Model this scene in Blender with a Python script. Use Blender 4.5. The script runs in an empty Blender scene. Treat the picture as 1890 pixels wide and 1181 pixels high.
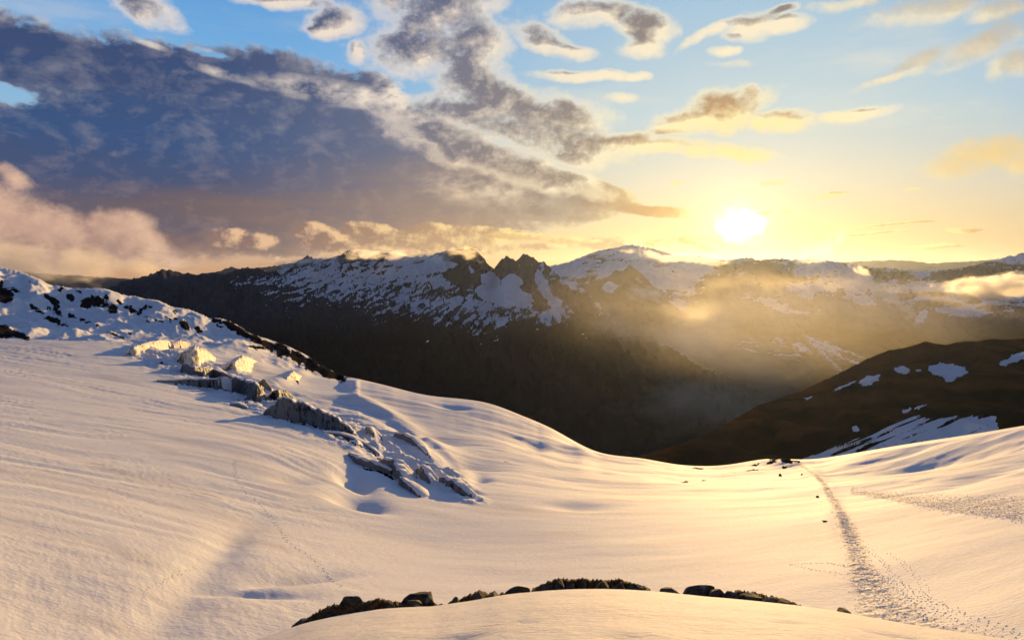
import bpy, math, random
import numpy as np
from mathutils import Vector

C = bpy.context.scene.collection
R = math.radians
F = 1350.0                      # focal length in photo pixels (photo 1890 x 1181)
CAMZ = 1.7
PITCH = math.atan(90.5 / F)     # camera looks slightly down
SUN_AZ, SUN_EL = 17.2, 3.7      # degrees, azimuth clockwise from +Y

# ------------------------------------------------------------------ camera
cam = bpy.data.cameras.new("camera"); cam_o = bpy.data.objects.new("camera", cam); C.objects.link(cam_o)
cam.sensor_width = 36.0; cam.lens = 36.0 * F / 1890.0
cam.clip_start = 0.1; cam.clip_end = 200000.0
cam_o.location = (0, 0, CAMZ); cam_o.rotation_euler = (math.pi / 2 - PITCH, 0, 0)
sc = bpy.context.scene
sc.camera = cam_o
sc.view_settings.view_transform = 'Standard'; sc.view_settings.look = 'None'
sc.view_settings.gamma = 1.0; sc.view_settings.use_curve_mapping = False
EXPOSURE = 0.48
sc.view_settings.exposure = EXPOSURE
sc.render.engine = 'CYCLES'
sc.cycles.use_denoising = True
sc.cycles.max_bounces = 4; sc.cycles.diffuse_bounces = 2; sc.cycles.glossy_bounces = 1
sc.cycles.transmission_bounces = 2; sc.cycles.volume_bounces = 1; sc.cycles.transparent_max_bounces = 8
sc.cycles.sample_clamp_indirect = 4.0
sc.cycles.caustics_reflective = False; sc.cycles.caustics_refractive = False
sc.cycles.volume_max_steps = 96

# ------------------------------------------------------------------ sun
sun = bpy.data.lights.new("sun", 'SUN'); sun_o = bpy.data.objects.new("sun", sun); C.objects.link(sun_o)
sun.energy = 4.9; sun.angle = R(0.55); sun.color = (1.0, 0.61, 0.21)
sd = Vector((math.sin(R(SUN_AZ)) * math.cos(R(SUN_EL)), math.cos(R(SUN_AZ)) * math.cos(R(SUN_EL)), math.sin(R(SUN_EL))))
sun_o.rotation_euler = sd.to_track_quat('Z', 'Y').to_euler()
sun_o.location = (0, 0, 400)

# ------------------------------------------------------------------ node helper
class S:
    """a socket with arithmetic, for writing shader maths as expressions"""
    def __init__(s, nt, sock): s.nt, s.s = nt, sock
    def _m(s, op, *a, clamp=False):
        n = s.nt.nodes.new('ShaderNodeMath'); n.operation = op; n.use_clamp = clamp
        for i, v in enumerate((s,) + a):
            if isinstance(v, S): s.nt.links.new(v.s, n.inputs[i])
            else: n.inputs[i].default_value = v
        return S(s.nt, n.outputs[0])
    def __add__(s, o): return s._m('ADD', o)
    __radd__ = __add__
    def __sub__(s, o): return s._m('SUBTRACT', o)
    def __rsub__(s, o): return (s * -1.0) + o
    def __mul__(s, o): return s._m('MULTIPLY', o)
    __rmul__ = __mul__
    def __truediv__(s, o): return s._m('DIVIDE', o)
    def __neg__(s): return s * -1.0
    def max(s, o): return s._m('MAXIMUM', o)
    def min(s, o): return s._m('MINIMUM', o)
    def pow(s, o): return s._m('POWER', o)
    def exp(s): return s._m('EXPONENT')
    def sat(s): return s._m('ADD', 0.0, clamp=True)
    def smooth(s, a, b):
        n = s.nt.nodes.new('ShaderNodeMapRange'); n.interpolation_type = 'SMOOTHSTEP'
        s.nt.links.new(s.s, n.inputs['Value'])
        n.inputs['From Min'].default_value = a; n.inputs['From Max'].default_value = b
        return S(s.nt, n.outputs[0])
    def lin(s, a, b, c=0.0, d=1.0):
        n = s.nt.nodes.new('ShaderNodeMapRange'); s.nt.links.new(s.s, n.inputs['Value'])
        for k, v in (('From Min', a), ('From Max', b), ('To Min', c), ('To Max', d)): n.inputs[k].default_value = v
        return S(s.nt, n.outputs[0])
def setv(nt, sock, v):
    if isinstance(v, S): nt.links.new(v.s, sock)
    elif isinstance(v, (tuple, list)): sock.default_value = tuple(v) + ((1.0,) if len(v) == 3 and len(sock.default_value) == 4 else ())
    else: sock.default_value = v
def mixc(nt, f, a, b, blend='MIX'):
    n = nt.nodes.new('ShaderNodeMix'); n.data_type = 'RGBA'; n.blend_type = blend; n.clamp_factor = True
    setv(nt, n.inputs[0], f); setv(nt, n.inputs[6], a); setv(nt, n.inputs[7], b)
    return S(nt, n.outputs[2])
def comb(nt, x, y, z):
    n = nt.nodes.new('ShaderNodeCombineXYZ')
    for i, v in enumerate((x, y, z)): setv(nt, n.inputs[i], v)
    return S(nt, n.outputs[0])
def sep(nt, v):
    n = nt.nodes.new('ShaderNodeSeparateXYZ'); nt.links.new(v.s, n.inputs[0])
    return [S(nt, o) for o in n.outputs]
def noise(nt, vec, scale, detail=4, rough=0.5, dist=0.0, lac=2.0, typ=None, color=False, dims='3D'):
    n = nt.nodes.new('ShaderNodeTexNoise'); n.noise_dimensions = dims
    if typ: n.noise_type = typ
    nt.links.new(vec.s, n.inputs['Vector'])
    n.inputs['Scale'].default_value = scale; n.inputs['Detail'].default_value = detail
    n.inputs['Roughness'].default_value = rough; n.inputs['Distortion'].default_value = dist
    n.inputs['Lacunarity'].default_value = lac
    return S(nt, n.outputs['Color' if color else 'Fac'])
def mapping(nt, vec, loc=(0, 0, 0), rot=(0, 0, 0), scale=(1, 1, 1), vt='POINT'):
    n = nt.nodes.new('ShaderNodeMapping'); n.vector_type = vt
    nt.links.new(vec.s, n.inputs[0])
    n.inputs['Location'].default_value = loc; n.inputs['Rotation'].default_value = rot; n.inputs['Scale'].default_value = scale
    return S(nt, n.outputs[0])
def ramp(nt, f, stops, interp='LINEAR'):
    n = nt.nodes.new('ShaderNodeValToRGB'); nt.links.new(f.s, n.inputs[0]); cr = n.color_ramp; cr.interpolation = interp
    while len(cr.elements) < len(stops): cr.elements.new(0.5)
    for e, (p, c) in zip(cr.elements, stops): e.position = p; e.color = tuple(c) + (1.0,)
    return S(nt, n.outputs[0])
def attr(nt, name):
    n = nt.nodes.new('ShaderNodeAttribute'); n.attribute_name = name
    return S(nt, n.outputs['Fac'])
def lin(r, g, b):
    """photo sRGB 0..255 to linear"""
    f = lambda v: (v / 255 / 12.92) if v / 255 <= 0.04045 else ((v / 255 + 0.055) / 1.055) ** 2.4
    return (f(r), f(g), f(b))

# ------------------------------------------------------------------ photo pixel <-> direction
sp, cp = math.sin(PITCH), math.cos(PITCH)
def pxdir(px, py):
    """photo pixel to azimuth (radians from +Y) and tan(elevation)"""
    u = (np.asarray(px, float) - 945.0) / F; v = (590.5 - np.asarray(py, float)) / F
    y = cp + v * sp; z = -sp + v * cp; h = np.hypot(u, y)
    return np.arctan2(u, y), z / h
def topx(x, y, z):
    z = z - CAMZ
    d = y * cp - z * sp; up = y * sp + z * cp
    d = np.maximum(d, 1e-3)
    return 945.0 + F * x / d, 590.5 - F * up / d
def pxdeg(px, py):
    a, t = pxdir(px, py)
    return float(np.degrees(a)), float(np.degrees(np.arctan(t)))

#SKY#
world = bpy.data.worlds.new("World"); sc.world = world; world.use_nodes = True
wn = world.node_tree; bg = wn.nodes['Background']
BG = 0.12
def build_sky():
    nt = wn
    k = 1.0 / BG
    tc = nt.nodes.new('ShaderNodeTexCoord'); d3 = S(nt, tc.outputs['Generated'])
    x, y, z = sep(nt, d3)
    azd = x._m('ARCTAN2', y) * (180 / math.pi); eld = z._m('ARCSINE') * (180 / math.pi)
    p = comb(nt, azd, eld, 0.0)
    sx_, sy_ = pxdeg(1364, 416)
    dx, dy = azd - sx_, eld - sy_
    dist = (dx * dx + dy * dy)._m('SQRT')
    L3 = lambda *c: lin(*c)
    # clear sky: a physical sky warmed and cooled to the evening's colours by height and by distance from the sun
    sky = nt.nodes.new('ShaderNodeTexSky'); sky.sky_type = 'NISHITA'; sky.sun_disc = False
    sky.sun_elevation = R(SUN_EL); sky.sun_rotation = R(SUN_AZ); sky.altitude = 2500; sky.dust_density = 1.5
    e1 = eld.lin(0, 60)
    near = ramp(nt, e1, [(0, L3(232,186,110)), (.05, L3(236,206,144)), (.11, L3(228,218,190)), (.19, L3(200,216,218)), (.33, L3(164,200,226)), (.6, L3(125,150,195)), (1, L3(105,125,170))])
    far = ramp(nt, e1, [(0, L3(205,155,118)), (.08, L3(205,190,180)), (.16, L3(150,192,222)), (.25, L3(118,178,230)), (.34, L3(96,160,222)), (.6, L3(100,130,185)), (1, L3(90,112,160))])
    wnear = azd._m('SUBTRACT', 18.0)._m('ABSOLUTE').smooth(38, 2)
    base = mixc(nt, wnear, far, near)
    base = mixc(nt, 0.10, base, mixc(nt, 1.0, S(nt, sky.outputs[0]), (.1, .1, .1), 'MULTIPLY'))
    nw = noise(nt, mapping(nt, p, scale=(.05, .22, 1)), 1.0, 6, .6)

    def blobs(q, items, floor=-4.0, sm=0.35):
        acc = None; q0 = q
        for it in items:
            if acc is not None:     # each patch waits for the one before it: the shader stack stays small
                t = nt.nodes.new('ShaderNodeVectorMath'); t.operation = 'MULTIPLY_ADD'; nt.links.new(acc.s, t.inputs[0]); t.inputs[1].default_value = (1e-9, 1e-9, 1e-9)
                nt.links.new(q0.s, t.inputs[2]); q = S(nt, t.outputs[0])
            cx, cy, rx, ry, rot = it[:5]; w = it[5] if len(it) > 5 else 0.0
            a0, e0 = pxdeg(cx, cy); a1 = pxdeg(cx + 10, cy)[0]; e1_ = pxdeg(cx, cy - 10)[1]
            m = mapping(nt, q, loc=(a0, e0, 0), rot=(0, 0, R(-rot)), scale=(rx * (a1 - a0) / 10, ry * (e1_ - e0) / 10, 1), vt='TEXTURE')
            n = nt.nodes.new('ShaderNodeVectorMath'); n.operation = 'DOT_PRODUCT'; nt.links.new(m.s, n.inputs[0]); nt.links.new(m.s, n.inputs[1])
            v = (1.0 + w) - S(nt, n.outputs['Value'])
            v = v.max(floor)
            acc = v if acc is None else acc._m('SMOOTH_MAX', v, sm)
        return acc
    BANK = [(-60,75,190,66,15),(130,130,250,72,12),(350,165,230,72,12,.1),(560,175,200,62,8,.1),(690,185,70,52,15,.1),(180,300,330,95,0,.3),(480,290,380,110,5,.6),(760,320,250,80,10,.3),(-80,280,180,80,0,.2),
            (350,400,380,62,0,.4),(700,385,280,42,3,.2),(960,365,180,40,8),(1110,368,80,24,8),(620,240,260,60,5,.3),(1200,388,70,12,5),(-300,250,400,200,0,.3),(30,370,160,50,0,.1),(200,420,260,40,5,.2)]
    CUM = [(810,20,110,60,0),(790,90,100,42,-5),(870,80,52,70,10),(880,165,62,50,30),(940,190,90,30,15),(1040,210,75,30,8),(850,205,120,28,0),(980,245,150,32,12),(1060,292,52,15,12),(830,250,100,28,8),(900,290,110,26,10),(1000,320,100,24,15),
           (1240,272,140,14,6),(1150,262,60,12,-5),(1345,200,66,30,-10),(1300,222,70,24,-5),(1240,240,40,11,-5),(1385,175,20,16,0),(1440,225,50,16,0),(1590,208,62,11,-4),(1540,215,34,9,0),
           (1000,75,56,22,22),(1045,95,44,12,5),(1100,22,62,22,0),(1200,50,46,28,10),(1185,85,36,16,0),(1170,137,24,8,0),(1070,140,75,9,0),(1145,180,24,9,0),(620,40,50,22,-10),(585,55,24,14,0),(660,95,14,22,0),(265,12,62,26,20),(520,5,80,12,0),
           (1390,45,44,24,-6),(1310,60,50,10,-25),(1450,45,40,14,0),(1340,95,22,8,0),(1440,18,30,8,0)]
    HIGH = [(1700,22,160,30,-4),(1560,10,90,16,0),(1850,20,90,30,0),(1810,88,120,34,-16),(1690,118,66,22,-22),(1880,120,60,30,-10),(1620,155,60,10,-12),(1830,285,120,38,-6),(1760,310,90,26,0),(1900,290,70,40,0),(1430,335,46,9,0),(1345,120,60,10,0,-.3)]
    LOWS = [(1247,338,12,5,5),(1530,361,44,4.5,-4),(1686,349,16,3,0),(1454,391,12,5,5),(1412,394,22,4,0),(1310,450,52,14,14,.2),(1365,462,48,9,6,.2),(1275,441,26,12,0,.2),(1215,448,36,8,0),(1235,440,18,6,0),(960,436,90,8,2),(1060,445,60,7,0),
            (1650,412,90,3,-3),(1560,432,140,3,-3),(1780,425,40,6,0),(1720,455,60,5,0)]
    PUFF = [(420,440,46,16,-5),(480,445,36,14,0),(575,425,36,16,0),(600,440,60,18,5),(690,425,60,14,5),(740,440,90,20,0),(830,450,120,26,0),(660,455,80,14,0),(900,430,90,12,0),(800,428,50,14,0),(1140,448,70,12,0),(1000,455,60,8,0)]
    PINK = [(90,425,130,44,8,.2),(215,420,70,34,0,.2),(240,455,100,36,15,.4),(-20,400,110,60,0,.3),(30,330,50,26,30,-.2),(300,480,60,22,10,.1),(60,480,200,36,0,.3),(-200,420,160,90,0,.4)]
    HOLES = [(25,180,80,28,14,0),(-20,172,60,26,8,0),(395,100,50,10,8,-.5)]
    sunp = comb(nt, azd * 0 + sx_, azd * 0 + sy_, 0.0)
    vs = nt.nodes.new('ShaderNodeVectorMath'); vs.operation = 'SUBTRACT'; nt.links.new(sunp.s, vs.inputs[0]); nt.links.new(p.s, vs.inputs[1])
    vn = nt.nodes.new('ShaderNodeVectorMath'); vn.operation = 'NORMALIZE'; nt.links.new(vs.outputs[0], vn.inputs[0])
    def shifted(dd):
        s2 = nt.nodes.new('ShaderNodeVectorMath'); s2.operation = 'MULTIPLY_ADD'; nt.links.new(vn.outputs[0], s2.inputs[0]); s2.inputs[1].default_value = (dd, dd, dd); nt.links.new(p.s, s2.inputs[2])
        return S(nt, s2.outputs[0])
    pg = shifted(0.9)
    def warp(q, amt, sc_):
        w = noise(nt, q, sc_, 3, .55, color=True)
        n = nt.nodes.new('ShaderNodeVectorMath'); n.operation = 'MULTIPLY_ADD'; nt.links.new(w.s, n.inputs[0]); n.inputs[1].default_value = (amt, amt * .6, 0)
        nt.links.new(q.s, n.inputs[2])
        o = nt.nodes.new('ShaderNodeVectorMath'); o.operation = 'SUBTRACT'; nt.links.new(n.outputs[0], o.inputs[0]); o.inputs[1].default_value = (amt * .5, amt * .3, 0)
        return S(nt, o.outputs[0])
    def nz(q, sc_=.28, st=1.7, det=8, ro=.6, off=0):
        return noise(nt, mapping(nt, q, loc=(off, off * .7, off), scale=(1, st, 1)), sc_, det, ro)
    def layer(col, items, alpha, sc_, st, amp, ro, shadow, litc, bias=0.0, holes=None, soft=(0.0, .5), k1=2.4, k2=1.1, wamt=2.2, off=0.0, extra=None, omin=0.0, det=6, fine=1.3, veil=0.0):
        def dens(q):
            qw = warp(q, wamt, .22 / (wamt * .4))
            m = blobs(qw, items)
            if holes: m = m - (blobs(qw, holes, 0.0, .3) + (nz(qw, .9, 1.5, 5, .6, 5.0) - .5) * 1.6).max(0.0) * 1.05
            m = m + (nz(qw, sc_, st, det, ro, off) - .5) * amp + bias
            return m + (noise(nt, q, sc_ * 5, 5, .68) - .5) * fine
        d0 = dens(p); d1 = dens(pg)
        a = d0.smooth(*soft) * alpha
        light = (d1.max(0.0) * -k1).exp() * .5 + (d0.max(0.0) * -k1).exp() * .38 + (d0 - d1) * k2
        light = (light + omin + (extra if extra is not None else 0.0)).sat() if extra is not None else (light + omin).sat()
        c = mixc(nt, light, shadow, litc)
        if veil: col = mixc(nt, (d0 + 1.1).smooth(0.0, 1.5) * veil, col, litc)
        return mixc(nt, a, col, c)
    nd = dist.smooth(30, 6)             # 1 close to the sun
    nd2 = dist.smooth(14, 3)
    band = noise(nt, mapping(nt, p, rot=(0, 0, R(4)), scale=(.045, .30, 1)), 1.0, 5, .55)
    e2 = (eld + (band - .5) * 11).lin(0, 24)
    sh_far = ramp(nt, e2, [(0, L3(150,112,98)), (.14, L3(104,90,98)), (.25, L3(60,76,114)), (.42, L3(50,78,124)), (.6, L3(56,72,112)), (.8, L3(60,76,112)), (1, L3(84,98,140))])
    sh_mid = ramp(nt, e2, [(0, L3(200,155,118)), (.2, L3(160,138,126)), (.4, L3(118,118,134)), (1, L3(92,104,136))])
    shadow = mixc(nt, azd.smooth(-26, 2), sh_far, sh_mid)
    shadow = mixc(nt, nd, shadow, L3(150,132,116)); shadow = mixc(nt, nd2, shadow, L3(214,160,88))
    litc = mixc(nt, nd, mixc(nt, eld.smooth(3, 12), L3(228,186,152), L3(238,222,205)), L3(253,238,200)); litc = mixc(nt, nd2, litc, L3(255,228,150))
    # thin veils everywhere near the horizon and high up
    col = mixc(nt, nw.smooth(.50, .72) * eld.smooth(28, 8) * .45, base, litc)
    col = layer(col, HIGH, .85, .22, 1.8, 2.0, .58, mixc(nt, eld.smooth(8, 14), L3(240,205,135), L3(205,188,160)), mixc(nt, eld.smooth(8, 14), L3(250,220,150), L3(248,230,190)), soft=(-.1, 1.3), off=11.0, k2=.5)
    billow = noise(nt, mapping(nt, warp(p, 2.0, .3), scale=(1, 1.7, 1)), .38, 6, .6)
    lift = blobs(p, [(620,172,170,26,6,.2),(725,175,34,44,10,.6),(420,140,90,12,12),(900,350,160,40,5),(1000,260,120,60,0),(260,75,60,8,15,.2)], 0.0, .2) * (billow - .36).max(0.0) * 3.0
    bandl = (band - .5) * .22 + (billow - .5) * .12 - .03
    col = layer(col, BANK, .97, .13, 2.7, 1.9, .55, shadow, litc, holes=HOLES, soft=(-.05, .6), k1=3.4, k2=.16, fine=.35, off=3.0, extra=lift + bandl, bias=.42, wamt=3.0)
    col = layer(col, CUM, .96, .34, 1.6, 4.2, .58, shadow, litc, soft=(0.0, 1.3), k1=1.85, k2=.5, off=27.0, bias=.38, veil=.6, fine=1.3)
    pinks = mixc(nt, (eld + (band - .5) * 3).smooth(.2, 3.2), L3(138,112,110), L3(200,160,140))
    col = layer(col, PINK, .9, .20, 1.5, 2.0, .55, pinks, L3(232,190,160), soft=(-.2, 1.1), k1=1.0, k2=.9, off=41.0)
    puf_s = mixc(nt, azd.smooth(-20, 0), L3(140,110,104), L3(190,152,112)); puf_l = mixc(nt, azd.smooth(-20, 0), L3(236,192,150), L3(250,215,150))
    col = layer(col, PUFF, .92, .42, 1.4, 3.0, .6, puf_s, puf_l, soft=(-.1, .8), k1=1.4, k2=1.0, off=57.0, wamt=1.4, bias=.25)
    glow_n = (noise(nt, mapping(nt, p, loc=(5, 2, 0), scale=(1, .8, 1)), .9, 5, .7) - .5) * 3.4
    dy2 = dy * 1.35
    g = (dx * dx + dy2 * dy2)._m('SQRT') + glow_n
    halo = (dist * -.55).exp()
    col = mixc(nt, 1.0, col, mixc(nt, halo.sat(), (0, 0, 0), (.42, .30, .13)), 'ADD')
    inner = (g.max(0.0) * -.95).exp()
    col = mixc(nt, 1.0, col, mixc(nt, inner.sat(), (0, 0, 0), (1.7, 1.35, .75)), 'ADD')
    col = mixc(nt, g.smooth(2.0, .2), col, (3.4, 3.1, 2.4))
    col = layer(col, LOWS, .8, .5, 2.2, 1.6, .55, mixc(nt, nd2, L3(205,165,105), L3(212,158,78)), L3(252,225,150), soft=(0, .6), k1=1.6, k2=.6, off=71.0, wamt=.8)
    # behind and above the camera: plain dusk sky, and dark towards the ground
    out = col
    out = mixc(nt, 1.0, out, (k * SKYGAIN, k * SKYGAIN, k * SKYGAIN), 'MULTIPLY')
    nt.links.new(out.s, bg.inputs['Color']); bg.inputs['Strength'].default_value = BG
    # the rest of the sky, behind and overhead: plain dusk with a broken veil of cloud
    bg2 = nt.nodes.new('ShaderNodeBackground'); bg2.inputs['Strength'].default_value = BG
    rest = mixc(nt, noise(nt, d3, 2.2, 5, .6).smooth(.45, .65) * .5, base, mixc(nt, eld.smooth(2, 30), L3(172,160,168), L3(124,136,176)))
    rest = mixc(nt, 1.0, rest, (k * SKYGAIN * .52, k * SKYGAIN * .52, k * SKYGAIN * .56), 'MULTIPLY')
    nt.links.new(rest.s, bg2.inputs['Color'])
    front = azd._m('ABSOLUTE').smooth(62, 54) * eld.smooth(44, 36) * eld.smooth(-8, -4)
    mx_ = nt.nodes.new('ShaderNodeMixShader'); nt.links.new(front.s, mx_.inputs[0]); nt.links.new(bg2.outputs[0], mx_.inputs[1]); nt.links.new(bg.outputs[0], mx_.inputs[2])
    nt.links.new(mx_.outputs[0], nt.nodes['World Output'].inputs['Surface'])
SKYGAIN = 2 ** -EXPOSURE
build_sky()
world.cycles.sampling_method = 'MANUAL'; world.cycles.sample_map_resolution = 512
#ENDSKY#
# ------------------------------------------------------------------ numpy noise
def gnoise(x, y, seed=0):
    xi = np.floor(x).astype(np.int64); yi = np.floor(y).astype(np.int64)
    xf = x - xi; yf = y - yi
    def g(ix, iy, dx, dy):
        h = (ix * 374761393 + iy * 668265263 + seed * 974634777) & 0xffffffff
        h = ((h ^ (h >> 13)) * 1274126177) & 0xffffffff
        h = h ^ (h >> 16)
        a = (h & 0xffff) * (2 * math.pi / 65536.0)
        return np.cos(a) * dx + np.sin(a) * dy
    u = xf * xf * xf * (xf * (xf * 6 - 15) + 10); v = yf * yf * yf * (yf * (yf * 6 - 15) + 10)
    a = g(xi, yi, xf, yf); b = g(xi + 1, yi, xf - 1, yf); c = g(xi, yi + 1, xf, yf - 1); d = g(xi + 1, yi + 1, xf - 1, yf - 1)
    return ((a + (b - a) * u) * (1 - v) + (c + (d - c) * u) * v) * 1.45
def fbm(x, y, seed=0, octv=5, gain=0.5, lac=2.03):
    s = 0; a = 1; n = 0
    for i in range(octv):
        s = s + a * gnoise(x, y, seed + i * 17); n += a; a *= gain; x = x * lac + 3.1; y = y * lac - 1.7
    return s / n
def ridged(x, y, seed=0, octv=5, gain=0.5, lac=2.07):
    s = 0; a = 1; n = 0; w = 1
    for i in range(octv):
        r = 1 - np.abs(gnoise(x, y, seed + i * 31)); r = r * r * w; w = np.clip(r * 1.6, 0, 1)
        s = s + a * r; n += a; a *= gain; x = x * lac + 5.2; y = y * lac + 1.3
    return s / n
def sstep(x, a, b):
    t = np.clip((x - a) / (b - a), 0, 1); return t * t * (3 - 2 * t)
def blur1(v, k):
    if k < 1: return v
    h = int(3 * k); w = np.exp(-0.5 * (np.arange(-h, h + 1) / k) ** 2); w /= w.sum()
    return np.convolve(np.pad(v, h, mode='edge'), w, mode='valid')

def tps_fit(pts, vals, lam=1e-4):
    n = len(pts); d = np.hypot(pts[:, None, 0] - pts[None, :, 0], pts[:, None, 1] - pts[None, :, 1])
    K = np.where(d > 0, d * d * np.log(np.maximum(d, 1e-9)), 0) + lam * np.eye(n)
    P = np.c_[np.ones(n), pts]; A = np.zeros((n + 3, n + 3)); A[:n, :n] = K; A[:n, n:] = P; A[n:, :n] = P.T
    return np.linalg.solve(A, np.r_[vals, np.zeros(3)])
def tps_eval(w, pts, X, Y):
    out = w[-3] + w[-2] * X + w[-1] * Y
    for i in range(len(pts)):
        d2 = (X - pts[i, 0]) ** 2 + (Y - pts[i, 1]) ** 2
        out = out + w[i] * 0.5 * d2 * np.log(np.maximum(d2, 1e-18))
    return out

def grid_mesh(name, X, Y, Z, mat, attrs=None, kind='structure'):
    """a height-field sheet; X,Y,Z of shape (rows, cols)"""
    r, c = X.shape
    co = np.stack([X, Y, Z], -1).reshape(-1, 3).astype(np.float32)
    i = np.arange(r - 1)[:, None] * c + np.arange(c - 1)[None, :]
    q = np.stack([i, i + 1, i + c + 1, i + c], -1).reshape(-1, 4)
    me = bpy.data.meshes.new(name)
    me.vertices.add(len(co)); me.vertices.foreach_set('co', co.ravel())
    me.loops.add(q.size); me.loops.foreach_set('vertex_index', q.ravel().astype(np.int32))
    me.polygons.add(len(q)); me.polygons.foreach_set('loop_start', np.arange(0, q.size, 4, dtype=np.int32))
    me.polygons.foreach_set('use_smooth', np.ones(len(q), bool))
    for k, v in (attrs or {}).items():
        a = me.attributes.new(k, 'FLOAT', 'POINT'); a.data.foreach_set('value', np.asarray(v, np.float32).ravel())
    me.update(); me.materials.append(mat)
    o = bpy.data.objects.new(name, me); C.objects.link(o)
    if kind: o['kind'] = kind
    return o

def ell(PX, PY, items, warp=4.0):
    """sum of soft ellipses in photo pixels, used to lay rock, crack-shade and snow patches on the terrain where they are"""
    s = np.full_like(PX, -3.0)
    wx_, wy_ = warp * fbm(PX / 11, PY / 9, 811, 4, .65) * 2, warp * fbm(PX / 11, PY / 9, 823, 4, .65) * 1.4
    PX, PY = PX + wx_, PY + wy_
    for it in items:
        cx, cy, rx, ry, rot = it[:5]; w = it[5] if len(it) > 5 else 1.0
        c, q = math.cos(R(rot)), math.sin(R(rot))
        dx, dy = PX - cx, PY - cy
        u = (dx * c + dy * q) / rx; v = (-dx * q + dy * c) / ry
        s = np.maximum(s, w * (1 - (u * u + v * v)))
    return s

# ------------------------------------------------------------------ materials
def new_mat(name):
    m = bpy.data.materials.new(name); m.use_nodes = True; nt = m.node_tree
    b = nt.nodes['Principled BSDF']; b.inputs['Specular IOR Level'].default_value = 0.2
    return m, nt, b
def geo_pos(nt):
    n = nt.nodes.new('ShaderNodeNewGeometry'); return S(nt, n.outputs['Position'])
def bump(nt, b, h, strength, dist, prev=None):
    n = nt.nodes.new('ShaderNodeBump'); nt.links.new(h.s, n.inputs['Height'])
    n.inputs['Strength'].default_value = strength; n.inputs['Distance'].default_value = dist
    if prev: nt.links.new(prev.s, n.inputs['Normal'])
    nt.links.new(n.outputs[0], b.inputs['Normal'])
    return S(nt, n.outputs[0])

def snow_material(name, near=False):
    m, nt, b = new_mat(name)
    p = geo_pos(nt)
    warp = noise(nt, p, 0.03, 3, color=True)
    wv = mixc(nt, 1.0, mapping(nt, p, scale=(1, 1, 1)), mapping(nt, warp, scale=(9, 9, 9)), 'ADD')
    st = noise(nt, mapping(nt, wv, rot=(0, 0, R(-14)), scale=(0.05, 0.5, 0.2)), 1.0, 6, 0.62)
    fine = noise(nt, mapping(nt, p, rot=(0, 0, R(-25)), scale=(.6, 1.3, 1)), 1.6 if not near else 9.0, 6, 0.7)
    dirt = noise(nt, mapping(nt, wv, rot=(0, 0, R(-10)), scale=(0.02, 0.12, 0.1)), 1.0, 5, 0.6)
    col = mixc(nt, dirt.smooth(0.46, 0.8), (0.80, 0.80, 0.81), (0.66, 0.63, 0.62))
    if near: col = mixc(nt, fine.smooth(0.35, 0.7), (0.79, 0.78, 0.77), (0.68, 0.65, 0.63))
    else:
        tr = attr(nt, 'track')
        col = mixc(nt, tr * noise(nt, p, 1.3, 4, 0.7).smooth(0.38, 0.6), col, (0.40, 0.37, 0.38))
    rk = attr(nt, 'rock')  # bare rock, plus dark painted into the icefall cracks
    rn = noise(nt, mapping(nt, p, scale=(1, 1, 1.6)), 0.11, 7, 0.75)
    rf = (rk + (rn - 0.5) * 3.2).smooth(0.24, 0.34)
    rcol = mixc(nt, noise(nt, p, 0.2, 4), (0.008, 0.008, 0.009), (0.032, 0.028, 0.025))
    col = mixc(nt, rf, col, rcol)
    nt.links.new(col.s, b.inputs['Base Color']); nt.links.new((rf * -0.15 + 0.15).s, b.inputs['Specular IOR Level'])
    b.inputs['Roughness'].default_value = 0.75
    b1 = bump(nt, b, st, 0.12 if not near else 0.1, 0.45)
    b2 = bump(nt, b, fine, 0.8 if not near else 0.8, 0.18 if not near else 0.05, b1)
    if not near:
        v = nt.nodes.new('ShaderNodeTexVoronoi'); v.inputs['Scale'].default_value = 0.9; nt.links.new(p.s, v.inputs['Vector'])
        bump(nt, b, S(nt, v.outputs['Distance']) * attr(nt, 'track'), 1.0, 0.22, b2)
    return m
SNOW = snow_material('glacier_snow'); SNOW_NEAR = snow_material('near_snow', True)

def mountain_material(name, rock=(0.050, 0.052, 0.058), veg=(0.007, 0.011, 0.013), snowc=(0.76, 0.73, 0.71), fs=0.02):
    m, nt, b = new_mat(name)
    p = geo_pos(nt)
    n1 = noise(nt, p, fs, 6, 0.65); n2 = noise(nt, p, fs * 0.15, 4)
    base = mixc(nt, attr(nt, 'forest'), mixc(nt, n1, tuple(c * 0.55 for c in rock), tuple(c * 1.9 for c in rock)),
                mixc(nt, n2, tuple(c * 0.6 for c in veg), tuple(c * 1.6 for c in veg)))
    s = (attr(nt, 'snow') + (n1 - 0.5) * 0.25).smooth(-0.03, 0.05)
    nt.links.new(mixc(nt, s, base, snowc).s, b.inputs['Base Color'])
    b.inputs['Roughness'].default_value = 0.85; b.inputs['Specular IOR Level'].default_value = 0.0
    return m

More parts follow.
